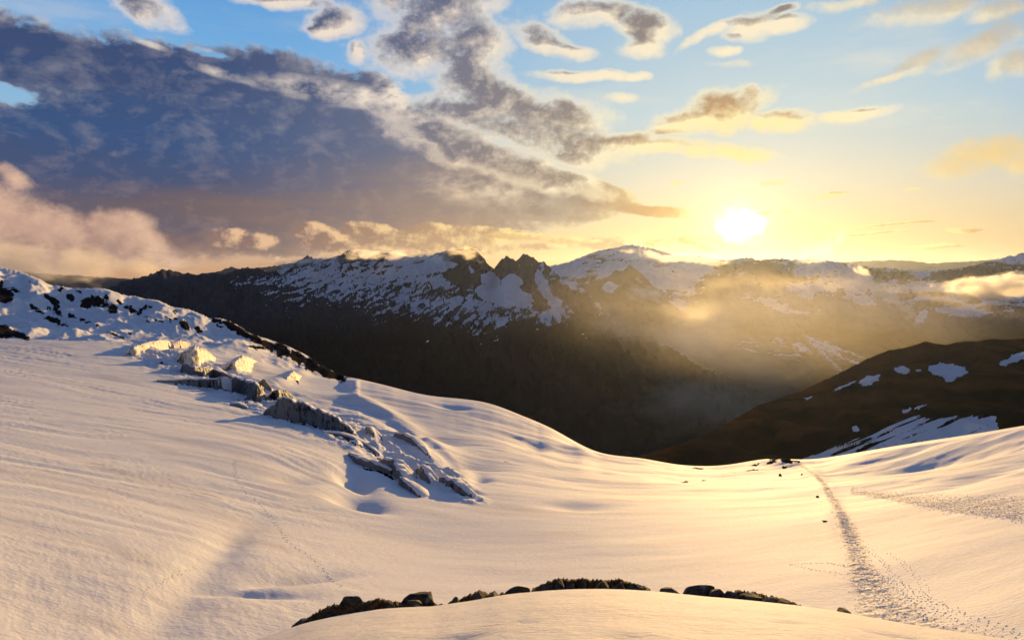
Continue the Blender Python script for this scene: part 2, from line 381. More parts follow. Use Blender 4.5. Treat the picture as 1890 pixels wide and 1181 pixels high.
# ------------------------------------------------------------------ the glacier with its basin and left ridge
ctrl = [
 (-300,1181,70),(-300,1000,95),(-300,850,136),(-300,700,240),(-300,622,400),(-300,640,700),(-300,600,800),(-300,550,980),(-300,440,1300),
 (0,1181,75),(0,1000,102),(0,850,147),(0,700,262),(0,625,430),(0,634,680),(0,612,800),(0,560,980),(0,492,1250),
 (130,610,860),(130,575,1000),(130,533,1200),
 (250,1181,77),(250,1000,109),(250,850,163),(250,740,255),(250,640,425),(250,646,530),(250,630,640),(250,600,840),(250,552,1150),
 (350,700,330),(350,660,400),(350,650,540),(350,615,800),(350,571,1080),
 (470,1181,78),(470,1000,122),(470,850,183),(470,780,245),(470,745,300),(470,690,440),(470,650,650),(470,610,950),
 (560,800,240),(560,760,300),(560,720,380),(560,690,500),(560,675,700),(560,657,880),
 (640,1000,135),(640,900,182),(640,850,220),(640,780,310),(640,740,370),(640,705,470),(620,690,700),
 (760,1000,145),(760,900,198),(760,800,320),(760,722,455),
 (910,1181,82),(910,1100,105),(910,1000,150),(910,900,215),(910,820,320),(910,742,445),
 (1030,900,235),(1030,850,320),(1030,797,430),
 (1100,1085,112),(1100,1000,150),(1100,900,250),(1100,862,350),(1100,838,430),
 (1250,1000,152),(1250,900,265),(1250,873,360),(1250,859,430),
 (1440,1085,112),(1440,1000,150),(1440,900,270),(1440,865,370),(1440,843,445),
 (1600,1100,105),(1600,1000,145),(1600,920,220),(1600,875,330),(1600,832,520),
 (1750,1000,135),(1750,900,230),(1750,850,340),(1750,807,520),
 (1890,1181,80),(1890,1000,130),(1890,900,200),(1890,850,290),(1890,785,480),
 (2200,1181,75),(2200,1000,115),(2200,850,230),(2200,740,420)]
raw = [(-300,-.58,46),(0,-.60,46),(470,-.67,46),(945,-.74,46),(1440,-.74,46),(1890,-.66,46),(2200,-.6,46)]
NEAR_SIL = [(-400,410),(-300,440),(0,492),(40,503),(70,514),(95,529),(110,527),(130,533),(190,532),(215,540),(233,547),(245,546),(270,553),(290,554),(320,568),
 (350,571),(365,577),(390,590),(400,586),(420,591),(440,602),(460,615),(480,622),(500,628),(530,638),(560,652),(580,664),(600,676),(620,688),(640,697),(655,699),
 (680,703),(720,712),(735,718),(800,734),(830,733),(880,739),(910,742),(930,752),(960,768),(1000,779),(1030,795),(1060,815),(1080,828),(1100,838),(1130,842),
 (1180,843),(1200,846),(1230,857),(1270,860),(1300,861),(1350,860),(1385,850),(1410,844),(1440,842),(1465,850),(1480,853),(1520,846),(1600,832),(1700,815),(1800,801),(1890,785),(2200,738),(2400,700)]
sx = [p[0] for p in NEAR_SIL]; sy = [p[1] for p in NEAR_SIL]
DC = [(-400,1350),(0,1250),(130,1200),(250,1150),(350,1080),(470,950),(560,880),(600,800),(640,640),(660,500),(760,455),(910,445),(1030,430),(1250,430),(1440,445),(1600,520),(1750,520),(1890,480),(2400,380)]
P, V = [], []
for px, py, D in ctrl:
    a, t = pxdir(px, py); P.append((a, math.log(D))); V.append(float(t))
for px, t, D in raw:
    a, _ = pxdir(px, 900); P.append((a, math.log(D))); V.append(t)
for px in range(-300, 2300, 130):
    Dc = np.interp(px, [d[0] for d in DC], [d[1] for d in DC]); a, t = pxdir(px, np.interp(px, sx, sy))
    for k, dt in ((1.3, .06), (2.0, .24)):
        P.append((a, math.log(Dc * k))); V.append(float(t) - dt)
P = np.array(P); V = np.array(V)
TW = tps_fit(P, V)
NA, ND = 1150, 760
az = np.linspace(R(-46), R(46), NA); lD = np.linspace(math.log(46), math.log(2300), ND)
A, L = np.meshgrid(az, lD)
# evaluate on a coarser grid, then interpolate
def fit_eval(w, pts, az, lD, ka=5, kd=4):
    a2 = np.linspace(az[0], az[-1], len(az) // ka); l2 = np.linspace(lD[0], lD[-1], len(lD) // kd)
    AA, LL = np.meshgrid(a2, l2); c = tps_eval(w, pts, AA, LL)
    t = np.stack([np.interp(az, a2, row) for row in c])
    return np.stack([np.interp(lD, l2, t[:, j]) for j in range(t.shape[1])], 1)
TE = fit_eval(TW, P, az, lD)
Dg = np.exp(L)
pa, pt = pxdir(sx, sy); Dcr = np.interp(az, pxdir([d[0] for d in DC], 700)[0], [d[1] for d in DC])
Ssil = np.interp(az, pa, pt)
Ssm = blur1(Ssil, 16); wsm = sstep(az, R(-14), R(-11)); Ssil = blur1(Ssil, 2.5) * (1 - wsm) + Ssm * wsm

X = Dg * np.sin(A); Y = Dg * np.cos(A)
# shape details in metres
PX, PY = topx(X, Y, CAMZ + TE * Dg)
left = sstep(PX, 900, 450) ; lefty = sstep(PY, 1180, 1000) * 0 + 1
wx = X + 30 * fbm(X / 110, Y / 110, 5, 3); wy = Y + 26 * fbm(X / 95, Y / 95, 9, 3) + 2.0 * fbm(X / 14, Y / 10, 15, 3)
ang = R(12)
rs = wx * math.cos(ang) + wy * math.sin(ang); rt = -wx * math.sin(ang) + wy * math.cos(ang)
rip = fbm(rs / 26, rt / 3.4, 21, 5, 0.6) * 0.38 * (.35 + 1.3 * sstep(fbm(X / 55, Y / 30, 39, 3), -.35, .4)) + fbm(rs / 80, rt / 11, 31, 4) * 0.55
near_l = sstep(PY, 930, 1060) * sstep(PX, 900, 600)
rip = rip * (1 - .8 * near_l) + near_l * (fbm((X + Y * .6) / 2.2, (Y - X * .5) / 6.5, 35, 4, .6) * .085 + fbm(X / 22, Y / 15, 37, 4) * .45)
xr, yr = X + Y * .35, Y - X * .25
rip2 = fbm(xr / 25, yr / 9, 41, 5, 0.5) * 0.34 + fbm(xr / 75, yr / 26, 43, 4) * 2.3
onglac = sstep(Dg, 800, 500)
dz = onglac * (rip * left * 1.0 + rip2 * (1 - left) * 0.8 * (0.25 + 0.75 * sstep(PY, 960, 840)))
ridge = (1 - onglac) * sstep(PX, 700, 600)
dz += ridge * ((ridged(X / 75 + Y / 300, Y / 160, 51, 5, .55) - 0.5) * 17 + fbm(X / 14, Y / 24, 53, 5, .6) * 2.6)

TE = TE + dz / Dg
def gauss(cx, cy, rx, ry, rot, sharp=0.0):
    c, q = math.cos(R(rot)), math.sin(R(rot))
    dx, dy = PX - cx, PY - cy
    u = (dx * c + dy * q) / rx; v = (-dx * q + dy * c) / ry
    if sharp: v = np.where(v > 0, v * (1 + sharp), v)
    return np.exp(-(u * u + v * v))
FEAT = [  # cx, cy, rx, ry, rotation, metres, sharpness of the near edge
 (652,890,30,15,22,-3.2,1.0),(660,928,44,17,14,-3.6,1.2),
 (345,1085,120,50,-43,-1.0,0.0),(420,1000,60,26,-30,-.7,0.0),(540,1068,90,9,-4,-1.3,0.5),(470,1092,80,8,5,-1.0,0.3),
 (860,856,62,13,6,-3.8,1.2),(800,812,70,9,8,-2.4,0.8),(545,885,40,8,5,-1.4,0.4),(885,882,20,9,10,-1.6,0.5),
 (1060,935,60,8,3,-1.3,0.4),(985,825,24,9,10,-1.8,0.5),(690,760,60,12,22,2.8,1.5),(770,806,70,13,28,2.6,1.5),(835,748,40,8,8,-2.2,.6),
 (700,795,120,14,26,2.2,0.8),(520,708,26,12,0,2.6,0.8),(640,742,50,8,10,2.0,0.8),(465,676,34,11,12,3.0,0.5),(553,694,20,10,0,3.0,0.8),
 (340,657,60,8,10,1.2,0.5),(450,645,50,12,12,3.5,0.3),
 (380,712,120,7,4,1.4,1.5),(560,770,90,9,22,1.6,0.6),(1070,828,26,8,25,-3.0,1.0),(1200,850,40,6,2,2.0,0.3),
 (350,752,180,8,6,1.2,0.6),(300,700,150,6,3,1.0,0.8),(600,860,160,12,10,1.6,0.4),(500,830,150,10,8,1.2,0.4),
 (1750,850,160,10,-10,-2.2,0.3),(1650,890,200,9,-6,1.5,0.3),(1850,870,90,9,-14,-2.0,0.5),
 (1440,850,40,7,0,3.0,0.2),(1500,875,14,30,-35,1.2,0),(1545,960,16,60,-20,0.9,0)]
dz2 = np.zeros_like(TE)
for cx, cy, rx, ry, rot, h, shp in FEAT: dz2 += h * gauss(cx, cy, rx, ry, rot, shp)
# the broken belt of the icefall
belt_x = [225,300,380,450,520,600,680,760,840,900]; belt_y = [642,660,690,722,752,785,815,855,895,925]; belt_w = [14,26,34,34,30,26,30,32,24,6]
bd = (PY - np.interp(PX, belt_x, belt_y)) / np.interp(PX, belt_x, belt_w)
belt = np.exp(-bd ** 2 * 1.2) * sstep(PX, 215, 270) * sstep(PX, 915, 860) * sstep(Dg, 620, 520)
track_px = np.interp(PY, [852,872,892,935,975,1020,1050,1090,1135,1175], [1470,1500,1520,1545,1565,1582,1590,1610,1650,1700]); track_w = np.interp(PY, [852,935,1020,1090,1175], [4,13,24,48,130])
dz2 -= .30 * sstep(np.abs(PX - track_px) / track_w, 1.1, .4) * (PY > 852) * (.6 + .8 * fbm(X / 1.6, Y / 1.6, 93, 3))
dz2 += belt * ((ridged(X / 17 + Y / 60, Y / 15, 71, 6, .6) - 0.45) * 5.0)
# the convex folds with streaks that run down the glacier tongue
TE = TE + dz2 / Dg
# lock the skyline of the sheet to its traced height
lc = np.log(Dcr)[None, :]; rel = L - lc
kc = np.argmin(np.abs(rel), 0); tc_ = TE[kc, np.arange(NA)]
TE = TE + (blur1(Ssil - tc_, 2.0))[None, :] * np.exp(-(rel / 0.28) ** 2)
TE = np.minimum(TE, Ssil[None, :] - 0.012 * np.abs(rel) - np.where(rel > 0, 0.35 * rel, 0))
jag_ = (ridged(az * 260, az * 0, 77, 4) - .4) * 0.0022 * sstep(az, R(-17), R(-19))
TE = TE + np.exp(-(rel / 0.03) ** 2) * np.maximum(0, (Ssil + jag_)[None, :] - TE)
Z = CAMZ + TE * Dg
PX, PY = topx(X, Y, Z)

def hit(px, py, first=True):
    """where the ray of a photo pixel meets the sheet"""
    a, t = pxdir(px, py); j = (float(a) - az[0]) / (az[-1] - az[0]) * (NA - 1); j0 = int(j); f = j - j0
    col = TE[:, j0] * (1 - f) + TE[:, j0 + 1] * f
    k = int(np.argmax(col >= t)) or ND - 1
    t0, t1 = col[k - 1], col[k]; g = (t - t0) / (t1 - t0 + 1e-12)
    D = math.exp(lD[k - 1] + g * (lD[k] - lD[k - 1]))
    return Vector((D * math.sin(a), D * math.cos(a), CAMZ + float(t) * D)), D
def ground(x, y):
    a = math.atan2(x, y); D = math.hypot(x, y); j = (a - az[0]) / (az[-1] - az[0]) * (NA - 1); i = (math.log(D) - lD[0]) / (lD[-1] - lD[0]) * (ND - 1)
    i0, j0 = int(i), int(j); fi, fj = i - i0, j - j0
    return float((Z[i0, j0] * (1 - fj) + Z[i0, j0 + 1] * fj) * (1 - fi) + (Z[i0 + 1, j0] * (1 - fj) + Z[i0 + 1, j0 + 1] * fj) * fi)

ROCKS_AND_CRACK_SHADE = [(0,530,10,14,20,1.3),(8,545,22,16,35,1.5),(28,536,14,5,30),(4,612,26,15,5,1.6),(35,618,26,9,25,1.3),(5,520,8,6,0),
 (68,572,18,6,35),(60,566,9,4,30),(100,556,18,8,45,1.2),(90,548,14,5,30),(108,577,16,6,30),(90,570,7,5,20),(132,583,12,5,30),(105,594,30,6,22,1.2),(97,590,10,4,20),
 (112,535,7,5,60),(130,548,14,7,40,1.2),(160,560,12,14,60,1.5),(180,557,14,12,10,1.5),(208,571,12,10,30,1.5),(195,563,9,8,20),(170,548,9,6,40),(196,548,8,7,60),
 (145,538,7,4,30),(220,559,7,6,40),(232,566,6,5,0),(243,572,7,12,-30,1.1),(256,578,8,5,20),(268,570,6,4,0),(269,586,6,5,30),(260,573,6,4,50),(273,594,5,3,0),(278,566,6,4,0),
 (312,590,10,4,50),(340,600,9,14,-35,1.2),(366,608,12,6,30,1.3),(325,589,6,4,20),(297,593,6,3,30),(287,591,5,4,40),(322,575,8,4,30),(268,565,6,4,0),
 (400,592,16,5,20,1.2),(425,600,20,8,30,1.4),(445,612,22,9,32,1.5),(404,602,10,3,20),(470,625,22,9,30,1.4),(495,637,20,8,30,1.4),(520,645,22,12,30,1.4),(516,655,6,10,-10,1.2),
 (548,658,20,12,32,1.5),(552,668,6,12,-10,1.3),(575,672,20,14,35,1.5),(600,686,22,14,35,1.6),(625,694,20,10,30,1.6),(530,652,5,12,0,1.2),(565,676,5,10,0,1.2),
 (205,615,18,3,18),(225,623,10,3,15),(160,593,14,4,15),(180,600,9,3,20),(240,617,5,3,0),(150,590,8,4,20),(55,520,5,3,0),(115,530,6,4,0),
 (470,640,34,3,8,1.0),(500,648,10,3,30,1.0),(475,645,8,2,60),(460,638,10,2,0),(545,702,10,3,50,1.1),(590,667,14,8,30,1.5),
 (1440,843,26,5,-6,1.4),(1452,850,16,5,15,1.4),(1425,852,14,4,-20,1.2),(1395,858,12,3,-12,1.1),(1472,852,10,3,20,1.2),
 (1448,862,5,4,10,1.4),(1440,878,4,2.6,0,1.6),(1480,876,3,1.5,0,1.4),(1510,917,4,3,0,1.6),(1523,962,6,2,0,1.5),
 (1265,890,10,2,-8,1.0),(1300,886,6,1.6,-5,1.0),(1385,868,20,2.4,-6,1.0),(1355,874,10,1.6,-4,.9),(1560,1139,10,3,2,1.5),
 (650,816,50,1.6,24,1.0),(700,845,30,2.2,36,1.1),(755,898,34,3,38,1.2),(352,711,40,1.6,4,1.0),(450,742,26,2,18,1.0),(690,868,34,2.2,14,1.1),(782,835,26,2,40,1.1),(720,880,20,3,30,1.0),(790,862,16,2.4,60,1.0),(838,902,26,3,34,1.2),(560,782,60,1.8,12,1.0),(362,690,26,2.5,10,1.1),(300,672,24,2,8,.9),(405,700,24,2.5,12,1.0),(440,676,12,2,-20,.9),  # icefall cracks: no rock here, their dark shade is painted as colour
 (935,852,9,1.2,38,.7),(1290,864,12,2,0,.8)]
rock = ell(PX, PY, ROCKS_AND_CRACK_SHADE) * 1.1  # rock mask; also carries the shade painted along the icefall cracks
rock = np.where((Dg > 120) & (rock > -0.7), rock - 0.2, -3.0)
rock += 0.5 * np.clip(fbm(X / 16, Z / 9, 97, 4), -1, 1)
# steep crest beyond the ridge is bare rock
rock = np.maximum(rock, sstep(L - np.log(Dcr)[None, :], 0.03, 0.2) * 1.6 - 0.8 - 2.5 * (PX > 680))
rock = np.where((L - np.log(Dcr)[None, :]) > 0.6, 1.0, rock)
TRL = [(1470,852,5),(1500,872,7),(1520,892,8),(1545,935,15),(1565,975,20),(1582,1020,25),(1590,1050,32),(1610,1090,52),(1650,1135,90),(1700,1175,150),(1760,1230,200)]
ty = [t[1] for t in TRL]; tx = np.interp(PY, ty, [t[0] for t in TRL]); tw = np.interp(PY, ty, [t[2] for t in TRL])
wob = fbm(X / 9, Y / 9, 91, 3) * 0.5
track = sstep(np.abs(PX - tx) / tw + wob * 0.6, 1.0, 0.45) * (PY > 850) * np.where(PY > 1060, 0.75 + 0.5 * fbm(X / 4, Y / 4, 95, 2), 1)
# rough avalanche snow on the right
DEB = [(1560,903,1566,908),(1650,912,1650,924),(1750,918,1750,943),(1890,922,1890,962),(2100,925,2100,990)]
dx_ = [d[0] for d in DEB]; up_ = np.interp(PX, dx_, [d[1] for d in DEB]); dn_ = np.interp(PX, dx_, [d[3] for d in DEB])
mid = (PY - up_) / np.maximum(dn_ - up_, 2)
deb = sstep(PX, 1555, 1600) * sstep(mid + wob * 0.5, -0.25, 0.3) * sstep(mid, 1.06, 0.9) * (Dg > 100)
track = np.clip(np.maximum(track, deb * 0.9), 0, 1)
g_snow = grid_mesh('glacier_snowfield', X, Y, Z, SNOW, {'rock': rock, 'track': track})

# ------------------------------------------------------------------ mountain sheets
def profile(pts, azs):
    """traced skyline (px, py, distance) to tan(elevation) and distance over the azimuths"""
    a, t = pxdir([p[0] for p in pts], [p[1] for p in pts])
    return np.interp(azs, a, t), np.interp(azs, a, [p[2] for p in pts])

def range_sheet(name, pts, px0, px1, na, nt_, foot, mat, spur=220, spurw=260, jag=18, snow=None, forest=None, power=1.15, seed=0, back=1.35, feather=0.13):
    a0, a1 = float(pxdir(px0, 500)[0]), float(pxdir(px1, 500)[0])
    azs = np.linspace(a0, a1, na); S0, Dcc = profile(pts, azs)
    zc = CAMZ + S0 * Dcc
    zc = zc + jag * (ridged(azs * Dcc.mean() / 90, azs * 0 + seed, seed + 3, 6, 0.7) - 0.45) * sstep(azs, azs[0], azs[0] + .02)
    t = np.r_[np.linspace(0, 1, nt_) ** 0.8, 1 + np.linspace(0.004, back - 1, 24)]
    T, AZ = np.meshgrid(t, azs, indexing='ij')
    Df, zf = foot
    DD = Df + (Dcc[None, :] - Df) * T
    # the crest's shape fades down the slope
    k = na // 40
    zsm = blur1(zc, k)
    lower = sstep(1 - T, 0.03, 0.55)
    ZC = zc[None, :] * (1 - lower) + zsm[None, :] * lower
    XX, YY = DD * np.sin(AZ), DD * np.cos(AZ)
    sh = np.clip(T, 0, 1) ** power
    ZZ = zf + (ZC - zf) * sh
    env = np.clip(np.minimum((1 - T) / feather, T / 0.15), 0, 1) * (T < 1)
    wx_ = XX + 0.35 * spurw * fbm(XX / spurw, YY / spurw, seed + 7, 3); wy_ = YY
    r1 = ridged(wx_ / spurw, wy_ / (spurw * 3.4), seed + 11, 6, 0.52) - 0.5
    r2 = sstep(T, .25, .55) * ridged(XX / (spurw * .28) + YY / (spurw), YY / (spurw * .4), seed + 13, 5, 0.6) - 0.5
    ZZ = ZZ + env ** 0.7 * spur * (r1 + 0.36 * r2)
    ZZ = np.where(T > 1, zc[None, :] - (T - 1) * Dcc[None, :] * 0.6 + 0 * ZZ, ZZ)
    # keep spurs under the traced skyline
    te = (ZZ - CAMZ) / DD; lim = (zc[None, :] - CAMZ) / Dcc[None, :]
    te = np.where(T < 1, np.minimum(te, lim - 0.0006 * (1 - np.clip(T, 0, 1)) * 10), te); ZZ = CAMZ + te * DD
    px, py = topx(XX, YY, ZZ)
    gx = np.gradient(ZZ, axis=1) / np.maximum(np.gradient(XX, axis=1), 1e-6); gt = np.gradient(ZZ, axis=0) / np.maximum(np.gradient(DD, axis=0), 1e-6)
    slope = np.hypot(gx, gt)
    sn = snow(px, py, XX, YY, ZZ, slope, T) if snow else np.full_like(ZZ, -1)
    fo = forest(px, py, XX, YY, ZZ, slope, T) if forest else np.zeros_like(ZZ)
    return grid_mesh(name, XX, YY, ZZ, mat, {'snow': sn, 'forest': fo})

MR = mountain_material('mountain_rock'); MV = mountain_material('heath', rock=(0.085, 0.038, 0.015), veg=(0.026, 0.017, 0.007))
MG = mountain_material('glaciated_rock', rock=(0.06, 0.055, 0.055))

A_PTS = [(-300,640,5200),(100,580,5600),(205,530,6000),(225,520,6200),(245,515,6400),(270,510,6600),(285,505,6700),(302,497,6800),(315,500,6900),(330,503,7000),(345,503,7000),(362,506,7100),(380,507,7200),(400,504,7200),
 (415,506,7300),(430,500,7300),(445,496,7400),(457,494,7400),(465,499,7400),(475,494,7400),(482,500,7400),(500,502,7500),(515,500,7500),(530,490,7600),(545,484,7600),(560,477,7700),(568,472,7700),(578,478,7700),
 (600,479,7800),(615,477,7800),(630,468,7800),(645,464,7800),(655,467,7800),(665,474,7800),(678,480,7800),(690,469,7800),(710,468,7800),(740,471,7800),(760,476,7800),(790,472,7700),(815,466,7600),(840,462,7600),
 (862,459,7500),(878,462,7500),(890,474,7500),(902,490,7400),(912,494,7400),(920,484,7400),(930,477,7400),(935,472,7400),(944,479,7400),(952,480,7400),(960,474,7400),(973,467,7400),(982,474,7400),
 (995,486,7300),(1003,484,7300),(1012,490,7200),(1022,500,7100),(1035,512,7000),(1050,513,6900),(1065,522,6800),(1080,536,6600),(1095,552,6400),(1110,566,6200),(1140,588,5800),(1200,620,5300),(1300,680,4700),(1500,760,4200),(1700,800,4000)]
def streaks(X_, Y_, Z_, sx_, sz_, seed, tilt=0.5):
    c, q = math.cos(tilt), math.sin(tilt); wz = Z_ + 30 * fbm(X_ / 260, Z_ / 120, seed + 50, 3)
    return fbm((X_ * c + wz * q) / sx_, (-X_ * q + wz * c) / sz_, seed, 5, 0.62)
def snowA(px, py, X_, Y_, Z_, sl, T):
    low = np.interp(px, [200,400,500,600,700,800,900,1000,1080,1200], [532,538,568,584,600,614,622,618,610,600])
    up = sstep(low - py, -12, 60)
    s = -0.85 + 0.9 * fbm(X_ / 34, Z_ / 14, 119, 4, .6) + 1.20 * up + 1.9 * streaks(X_, Y_, Z_, 95, 30, 101) - 0.20 * sstep(sl, 0.7, 1.6)
    s += 0.8 * fbm(X_ / 420, Z_ / 120, 105, 3)
    s -= 0.75 * sstep(px, 540, 380) * (0.5 + 0.8 * fbm(X_ / 420, Z_ / 90, 109, 3)) + 0.12 * sstep(px, 500, 300)
    crest_ = np.interp(px, [q[0] for q in A_PTS], [q[1] for q in A_PTS])
    s -= 1.1 * sstep(py - crest_, 16, 2) * (.5 + 1.1 * fbm(X_ / 120, Z_ / 60, 121, 4, .6)) * sstep(px, 1060, 1000)
    but = ell(px, py, [(860,492,52,38,0),(845,505,30,22,-20),(880,515,30,14,20),(858,530,8,22,20),(933,494,27,30,0),(974,500,27,42,0),(985,538,34,22,50),(1000,560,16,22,50),(1040,540,34,16,42),(1075,560,30,24,40),(1010,500,8,18,30),
       (912,525,9,8,0),(640,474,20,8,10),(570,482,26,6,-30),(540,495,18,5,-40),(470,500,22,10,0),(795,505,10,4,-30),(700,478,10,6,0)])
    s -= 2.2 * np.clip(but + 0.35 * fbm(X_ / 90, Z_ / 60, 113, 3), 0, 0.6)
    gul = ell(px, py, [(905,515,20,14,0),(1005,525,7,36,-30),(1020,555,8,34,-38),(1013,590,6,14,0),(1002,590,5,10,0),(945,520,22,16,0),(930,545,60,20,10),(872,500,5,6,0,.6),(868,495,3,8,20,.5),(790,495,60,12,-8),(1008,540,10,40,-32)])
    s = np.maximum(s, np.clip(gul, -1, 0.5) * 1.4 + 0.35 * fbm(X_ / 70, Z_ / 30, 117, 4) - 0.25)
    return np.where((T > 0.35) & (py < low + 22), s, -1)
def forestA(px, py, X_, Y_, Z_, sl, T): return sstep(py, 560, 640)
range_sheet('mountain_range', A_PTS, -320, 1760, 1500, 520, (2600, -820), MR, spur=260, spurw=520, jag=34, snow=snowA, forest=forestA, power=1.25, seed=5)

B_PTS = [(700,520,12000),(960,500,12000),(1010,492,12500),(1040,487,12500),(1060,480,13000),(1090,468,13000),(1105,463,13000),(1130,458,13000),(1165,452,13000),(1200,458,13000),(1230,466,12800),(1245,472,12800),(1275,471,12800),(1300,474,12600),
 (1330,480,12600),(1345,480,12000),(1355,479,11500),(1385,475,11300),(1400,480,11300),(1440,478,11300),(1480,480,11300),(1500,478,11300),(1530,482,11500),(1560,486,12000),(1600,492,12500),(1650,497,13000),(1700,500,13000),(1750,498,13000),(1780,494,12500),
 (1800,488,12000),(1830,482,12000),(1860,474,12000),(1890,467,12000),(2000,450,12000),(2200,470,12000)]
def snowB(px, py, X_, Y_, Z_, sl, T):
    low = np.interp(px, [1000,1150,1250,1400,1500,1600,1800,1900], [560,560,575,585,590,585,600,600])
    s = -0.85 + 1.05 * sstep(low - py, -10, 60) + 1.7 * streaks(X_, Y_, Z_, 420, 60, 201, 0.2) - 0.2 * sstep(sl, 0.8, 1.8) + 0.3 * fbm(X_ / 900, Z_ / 200, 203, 3)
    pos = ell(px, py, [(1040,500,60,24,-10),(1230,520,80,20,8),(1252,560,22,12,10),(1290,500,60,20,5),(1430,565,50,8,22),(1470,578,60,7,4),(1420,558,14,12,10),(1580,520,26,34,10),(1595,555,26,12,15),(1520,530,40,10,-5),(1490,545,20,8,0),(1700,585,10,20,40),(1780,575,60,12,3)])
    neg = ell(px, py, [(1400,510,70,40,0),(1330,530,50,40,0),(1475,560,24,14,10),(1640,505,60,10,8),(1780,505,90,10,-6),(1550,570,40,20,30),(1440,600,200,30,0)])
    s = np.maximum(s, pos * 0.8 + 0.9 * fbm(X_ / 160, Z_ / 50, 207, 5, .6) - 0.25) - 1.0 * np.clip(neg, 0, 0.7)
    return np.where(T > 0.2, s, -1)
range_sheet('far_mountain_range', B_PTS, 640, 2150, 1000, 420, (6800, -900), MG, spur=420, spurw=1500, jag=40, snow=snowB, forest=lambda px, py, *a: sstep(py, 580, 620), power=1.3, seed=23)
P2_PTS = [(1060,560,9500),(1080,535,9500),(1100,513,9500),(1120,492,9500),(1138,480,9500),(1150,478,9500),(1165,490,9500),(1185,505,9400),(1200,522,9200),(1220,545,9000),(1260,575,8600),(1330,600,8000)]
def snowP(px, py, X_, Y_, Z_, sl, T):
    s = -0.35 + 0.9 * streaks(X_, Y_, Z_, 200, 60, 301, -0.6) + 0.4 * sstep(py, 540, 490) + 1.2 * np.clip(ell(px, py, [(1120,500,30,9,-35),(1150,490,10,10,0),(1125,530,14,12,0)]), -0.2, .5)
    return s - 1.5 * np.clip(ell(px, py, [(1170,520,36,26,30)]), 0, .6)
range_sheet('middle_peak', P2_PTS, 1062, 1325, 300, 260, (6500, -900), MG, spur=160, spurw=700, jag=16, snow=snowP, forest=lambda px, py, *a: sstep(py, 560, 600), power=1.2, seed=29)
C_PTS = [(-400,520,24000),(0,500,24000),(250,516,24000),(400,503,22000),(425,492,22000),(450,498,22000),(500,492,22000),(540,486,22000),(600,490,22000),(900,500,30000),(1500,490,30000),(1560,484,30000),(1600,482,30000),(1640,480,30000),(1690,482,30000),(1720,486,30000),(1800,482,30000),(1850,478,30000),(2300,470,30000)]
range_sheet('horizon_hills', C_PTS, -400, 2250, 500, 60, (15000, -600), MR, spur=150, spurw=2400, jag=60, power=1.0, seed=37)
D_PTS = [(1000,700,4600),(1080,660,5000),(1200,634,5400),(1280,626,5600),(1350,620,5800),(1450,614,6000),(1500,616,6000),(1560,626,5900),(1620,640,5800),(1700,660,5600),(1900,720,5200)]
def snowD(px, py, X_, Y_, Z_, sl, T):
    z = ell(px, py, [(1420,640,90,22,4),(1510,640,70,22,18),(1560,660,60,10,22)])
    s = -0.45 + 0.5 * np.clip(z, -1, 0.6) + 0.62 * fbm((px + (py - 640) * 1.2) / 22, (py - px * 0.28) / 4.2, 401, 3, 0.5)
    st = ell(px, py, [(1515,634,38,3,24),(1535,650,60,2.5,24),(1530,662,34,2.4,45),(1560,648,50,2.2,20),(1455,655,30,1.8,2),(1440,628,12,3,40),(1480,642,20,4,20)])
    return np.maximum(s, st * 0.6 - 0.1)
range_sheet('snow_streaked_hill', D_PTS, 1010, 1880, 600, 300, (4000, -900), mountain_material('hill_heath', rock=(0.045, 0.03, 0.022), veg=(0.03, 0.024, 0.014)), spur=50, spurw=420, jag=4, snow=snowD, forest=lambda px, py, *a: sstep(py, 640, 680), power=1.1, seed=43)

# brown slope on the right
E_PTS = [(900,900,850),(1150,850,900),(1220,832,950),(1260,818,1020),(1300,803,1080),(1340,782,1150),(1400,748,1280),(1430,738,1330),(1450,730,1360),(1480,722,1420),(1520,703,1500),(1560,684,1580),(1600,663,1650),(1640,647,1700),
 (1665,643,1740),(1690,637,1760),(1707,631,1780),(1725,634,1800),(1745,637,1820),(1765,631,1850),(1800,630,1880),(1830,626,1900),(1850,627,1920),(1890,624,1950),(2000,610,2000),(2250,560,2100)]
def snowE(px, py, X_, Y_, Z_, sl, T):
    n = 0.95 * fbm(px / 16, py / 9, 501, 5, .6)
    p_ = ell(px, py, [(1750,683,38,13,5),(1752,690,14,16,0),(1735,680,20,7,-10),(1603,703,18,9,-20),(1665,683,14,7,5),(1872,662,34,7,-22),(1560,712,28,2.2,-22),(1615,697,14,3,-30),(1492,734,8,2.5,-5),(1695,683,8,2.5,-10),(1580,792,7,6,10),
       (1700,751,16,2.2,-22),(1675,757,8,3,-30)])
    base = np.interp(px, [1300,1480,1600,1700,1840,1890], [862,838,812,790,768,766]); top = np.interp(px, [1300,1470,1560,1650,1700,1760,1838,1860], [872,846,812,778,766,766,764,800])
    strip = sstep(py, top - 4, top + 8) * sstep(px, 1390, 1500) * sstep(px, 1845, 1836)
    s = np.maximum(np.where(p_ > -.7, p_ * 1.3 + n * .7 - 0.1, -1), -2 * (strip < .03) + strip * 1.2 - 1.0 + 2.4 * fbm(px / 120, (py + px * 0.42) / 6.5, 503, 3, .6) + .55 * sstep(px, 1600, 1760) * sstep(py, top, top + 20))
    return s
range_sheet('brown_mountainside', E_PTS, 905, 2200, 900, 420, (480, -230), MV, spur=26, spurw=170, jag=3.5, snow=snowE, forest=lambda px, py, X_, Y_, Z_, *a: sstep(fbm(X_ / 90, Y_ / 90, 507, 4) + (px - 1600) / 900 + (py - 720) / 200, -.2, .5), power=1.05, seed=53, feather=0.2)

